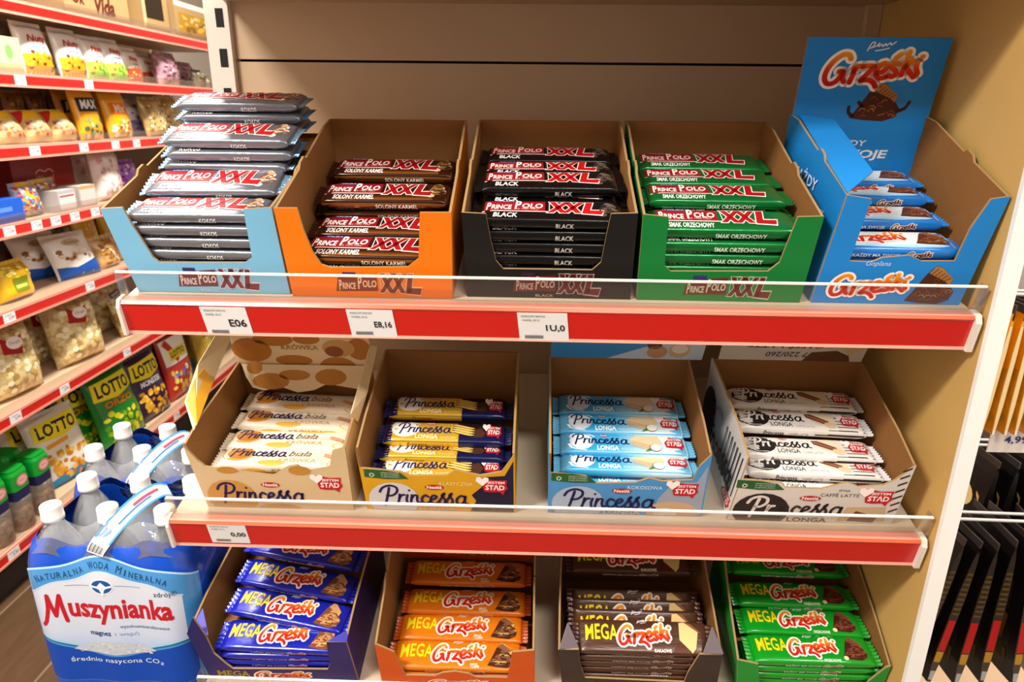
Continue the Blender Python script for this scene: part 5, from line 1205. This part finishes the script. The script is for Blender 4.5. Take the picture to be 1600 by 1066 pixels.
def handle_data():
    b = MB(); path = [(.000, -.088, .280), (.004, -.082, .290), (.020, -.058, .312), (.038, -.024, .328), (.052, .004, .331), (.060, .020, .322)]
    sm = []
    for i in range(len(path) - 1):
        for j in range(4):
            p0, p1, p2, p3 = [Vector(path[max(0, min(len(path) - 1, i + q))]) for q in (-1, 0, 1, 2)]; t = j / 4
            sm.append(.5 * (2 * p1 + (p2 - p0) * t + (2 * p0 - 5 * p1 + 4 * p2 - p3) * t * t + (3 * p1 - p0 - 3 * p2 + p3) * t ** 3))
    sm.append(Vector(path[-1])); n = len(sm); HWm = mat('handle_tape', 'bcd8f0', .35, coat=.2)
    side = Vector((.74, -.36, -.56)).normalized()
    def rib(w0, w1, m, off, i0=0, i1=n - 1):
        vs = []; 
        for i in range(i0, i1 + 1):
            d = (sm[min(i + 1, n - 1)] - sm[max(i - 1, 0)]).normalized(); s_ = (side - d * side.dot(d)).normalized(); nn = s_.cross(d).normalized()
            if nn.z < 0: nn = -nn
            vs += [sm[i] + s_ * w0 + nn * off, sm[i] + s_ * w1 + nn * off]
        k = i1 - i0 + 1; b.add(vs, [(2 * j, 2 * j + 1, 2 * j + 3, 2 * j + 2) for j in range(k - 1)], m)
    rib(-.0135, .0135, HWm, 0); rib(-.0135, -.0105, ink('3c90d0'), .0004); rib(.0105, .0135, ink('3c90d0'), .0004)
    rib(-.0135, .0135, mat('tag_paper', 'eceaea', .5), .0006, 0, 5)
    for j in range(12): rib(-.011 + j * .0019, -.011 + j * .0019 + (.0007 if j % 3 else .0012), ink('282c34'), .001, 1, 4)
    rib(-.004, -.0, ink('c84050'), .0008, 11, 16); rib(.002, .004, ink('3a70b0'), .0008, 8, 14)
    return b.mesh('carry_handle', True)
HND = handle_data()
def water_pack(x, y, z, label, rz=0, handle=True):
    o = thing('water_pack', label, 'bottle pack', Matrix.Translation((x, y, z)) @ Matrix.Rotation(R(rz), 4, 'Z'), 'shrink-wrapped six-packs of water')
    for j in range(2):
        for i in range(3):
            c = link('bottle', BOT, o); c.location = ((i - 1) * .085, (j - .5) * .0865, .0015); c.scale = (.945, .945, 1)
            q = link('cap', CAPD, c, 'white screw cap')
    link('printed_sleeve', SLD, o, 'blue and white printed film'); link('shrink_film', HOD, o, 'clear shrink film')
    if handle: link('carry_handle', HND, o, 'pale blue carry tape with a barcode')
    return o
PZ = -.338 - .331
water_pack(-.131, .121, PZ, 'foremost six-pack of bottled water, its red lettered label fully in view')
water_pack(-.180, .304, PZ, 'six-pack of bottled water standing behind the foremost pack')
water_pack(-.131, .121, PZ - .345, 'six-pack of water underneath the foremost pack', 0, False)
water_pack(-.180, .304, PZ - .345, 'six-pack of water underneath the pack that stands behind', 0, False)
o = thing('pallet_box', 'low wooden crate under the water packs', 'crate', (-.138, .20, FZ))
b = MB(); hh = PZ - .345 - FZ
for xx in (-.1, 0, .1): b.box(xx - .02, xx + .02, -.17, .165, 0, hh - .02, KR2)
b.build('bearer', o)
b = MB()
for yy in (-.14, -.05, .04, .13): b.box(-.125, .125, yy - .04, yy + .04, hh - .02, hh, KR2)
b.build('deck', o)

# ------------------------------------------------------------------ hook rack beyond the end panel
WIRE = mat('white_wire', 'd8d8d8', .3, .3)
rk = thing('hook_rack', 'white wire hook rack beyond the white panel edge, hung with packets', 'display rack', (1.98, .45, FZ))
b = MB(); b.box(0, .02, -.7, .7, 0, 2.1, mat('white_pegboard', 'f4f0ea', .5)); b.build('back_panel', rk)
b = MB(); b.box(-.5, 0, -.7, .7, 0, .06, STEEL); b.build('base', rk)
HK = [(.40, -.515), (.57, -.44), (.36, -.06), (.70, -.06), (.70, -.70)]
for y, z in HK:
    b = MB(); zz = z - FZ
    xs = 1.27 - 1.98 if y != .57 else 1.42 - 1.98
    b.tube([(0, y - .45 - .013, zz - .01), (xs, y - .45 - .013, zz + .0), (xs - .012, y - .45, zz + .004), (xs, y - .45 + .013, zz), (0, y - .45 + .013, zz - .01)], .0032, WIRE, 8); b.build('hook', rk)
BLK = foil('black_pouch_film', '100d0c'); 
def pouch(label, x, y, z, w, h, t, m, art, group, rz=0, ry=0, edge=None, name='hanging_pouch'):
    """gusseted packet hanging from its top edge; broad face to -x, gusset to -y"""
    o = thing(name, label, 'snack pouch', Matrix.Translation((x, y, z)) @ Matrix.Rotation(R(rz), 4, 'Z') @ Matrix.Rotation(R(ry), 4, 'Y'), group)
    b = MB(); n = 12; lv = []
    for j in range(n + 1):
        v = j / n; d = t * (.12 + .88 * min(1, (1 - v) * 3.2) ** .6) * (.45 + .55 * min(1, v * 5)); lv.append((v, d))
    def P(u, v, sg):     # u 0..1 back..front
        d = t * (.12 + .88 * min(1, (1 - v) * 3.2) ** .6) * (.45 + .55 * min(1, v * 5)); e = 1 - .35 * abs(2 * u - 1) ** 3
        return (sg * d / 2 * e, (0.5 - u) * w, (v - 1) * h)
    nu = 8
    for sg in (-1, 1):
        vs = [P(i / nu, j / n, sg) for j in range(n + 1) for i in range(nu + 1)]
        b.add(vs, [(j * (nu + 1) + i, j * (nu + 1) + i + 1, (j + 1) * (nu + 1) + i + 1, (j + 1) * (nu + 1) + i) for j in range(n) for i in range(nu)], m)
    for u in (0, 1):
        vs = [P(u, j / n, sg) for j in range(n + 1) for sg in (-1, 1)]
        b.add(vs, [(2 * j, 2 * j + 1, 2 * j + 3, 2 * j + 2) for j in range(n)], m)
    if edge:
        for v0, v1, c in edge:
            q = MB(); vs = []
            for j in range(5):
                v = v0 + (v1 - v0) * j / 4
                for sg in (-1, 1): p = P(1, v, sg); vs.append((p[0] * .8, p[1] - .0006, p[2]))
            b.add(vs, [(2 * j, 2 * j + 1, 2 * j + 3, 2 * j + 2) for j in range(4)], ink(c, .3))
    art.lay(b, lambda u, v, f: (P(u, v, -1)[0] - .0004 - f, P(u, v, -1)[1], P(u, v, -1)[2]))
    b.build('pouch_body', o)
    b = MB(); b.box(-.0012, .0012, -w / 2, w / 2, -.012, .014, mat('pouch_seal', '4a4240', .3, .4)); b.build('top_seal', o)
    return o
ED = [(.52 + .036 * i, .538 + .036 * i, '5a441c') for i in range(9)] + [(.16, .24, 'b88a2c'), (.25, .48, 'b81418'), (.02, .09, 'a8b4c0')]
ART = Art()
for i in range(10): ART.put(rect(.15, .50 + i * .022, .8, .508 + i * .022, 4, 1), '6a4a20', 1)
ART.put(poly([(.3, .3), (.75, .26), (.8, .46), (.35, .5)]), '8a5c1c', 2); ART.put(rect(.2, .12, .85, .22, 4, 2), '7a6428', 2)
for i in range(5): ART.put(rect(.24, .13 + i * .018, .8, .138 + i * .018, 4, 1), '2a2010', 3)
PW = ['nearest the white edge', 'second from the white edge', 'third from the white edge', 'fourth from the white edge', 'fifth from the white edge', 'sixth from the white edge', 'seventh from the white edge', 'eighth from the white edge']
for i, x in enumerate((1.295, 1.33, 1.365, 1.40, 1.437, 1.48, 1.525, 1.57)):
    pouch('black pouch, red and gold edge, lower hook, ' + PW[i], x, .405, -.538 - .004 * (i % 3), .15, .315, .026, BLK, ART, 'black pouches on the lower hook', (3, 0, -2, -4, 0, -10, 0, -12)[i], (9, 6, 2, -1, -5, -8, -6, -8)[i], ED)
A2 = Art(); A2.put(poly([(.1, .45), (.95, .40), (.9, .7), (.5, .85), (.15, .75)]), 'e8c060', 1); A2.put(ell(.5, .64, .3, .12), 'f4dc98', 2)
for i, x in enumerate((1.45, 1.49, 1.53, 1.57)):
    pouch('black and cream pouch, middle hook, ' + PW[i], x, .57, -.463, .15, .25, .024, BLK, A2, 'pouches on the middle hook', 0, (4, 2, 0, -2)[i])
YEL = foil('saffron_film', 'e8a820', col2='c88418', vscale=16)
A3 = Art(); A3.put(rect(.0, .55, 1, 1, 4, 4), 'f0a010', 1); A3.put(poly([(.1, .5), (.9, .52), (.9, .58), (.1, .56)]), '2a8a3a', 2); vlines(A3, ('6a5020', 'c8a040', '8a7a30'), .1, .48, 12, 3, .09)
for i, x in enumerate((1.268, 1.285, 1.302, 1.319, 1.336, 1.353)):
    pouch('yellow packet, pale seam, upper hook, ' + PW[i], x, .365, -.0825, .12, .215, .0145, YEL, A3, 'yellow packets on the upper hook', 0, (2, 1, 0, 0, -1, -2)[i], [(.04, .9, 'f4dca8'), (.0, .04, 'f4f0f0')])
o = tag(link('price_tag', None), 'white price holder under the yellow packets on the hook rack', 'price tag'); o.location = (1.33, .33, -.318)
b = MB(); b.box(-.035, .05, -.002, 0, -.024, .028, mat('tag_paper', 'eceaea', .5)); A = Art(); A.txt('4,99', -.01, -.008, .03, .008, '3a3a8a', .02, 0); A.lay(b, lambda u, v, f: (u, -.0023 - f, v)); b.build('paper', o)
b = MB(); b.tube([(.0, .0, .0), (.0, .01, .0), (.645, .02, .0)], .003, WIRE, 6); b.build('arm', o)
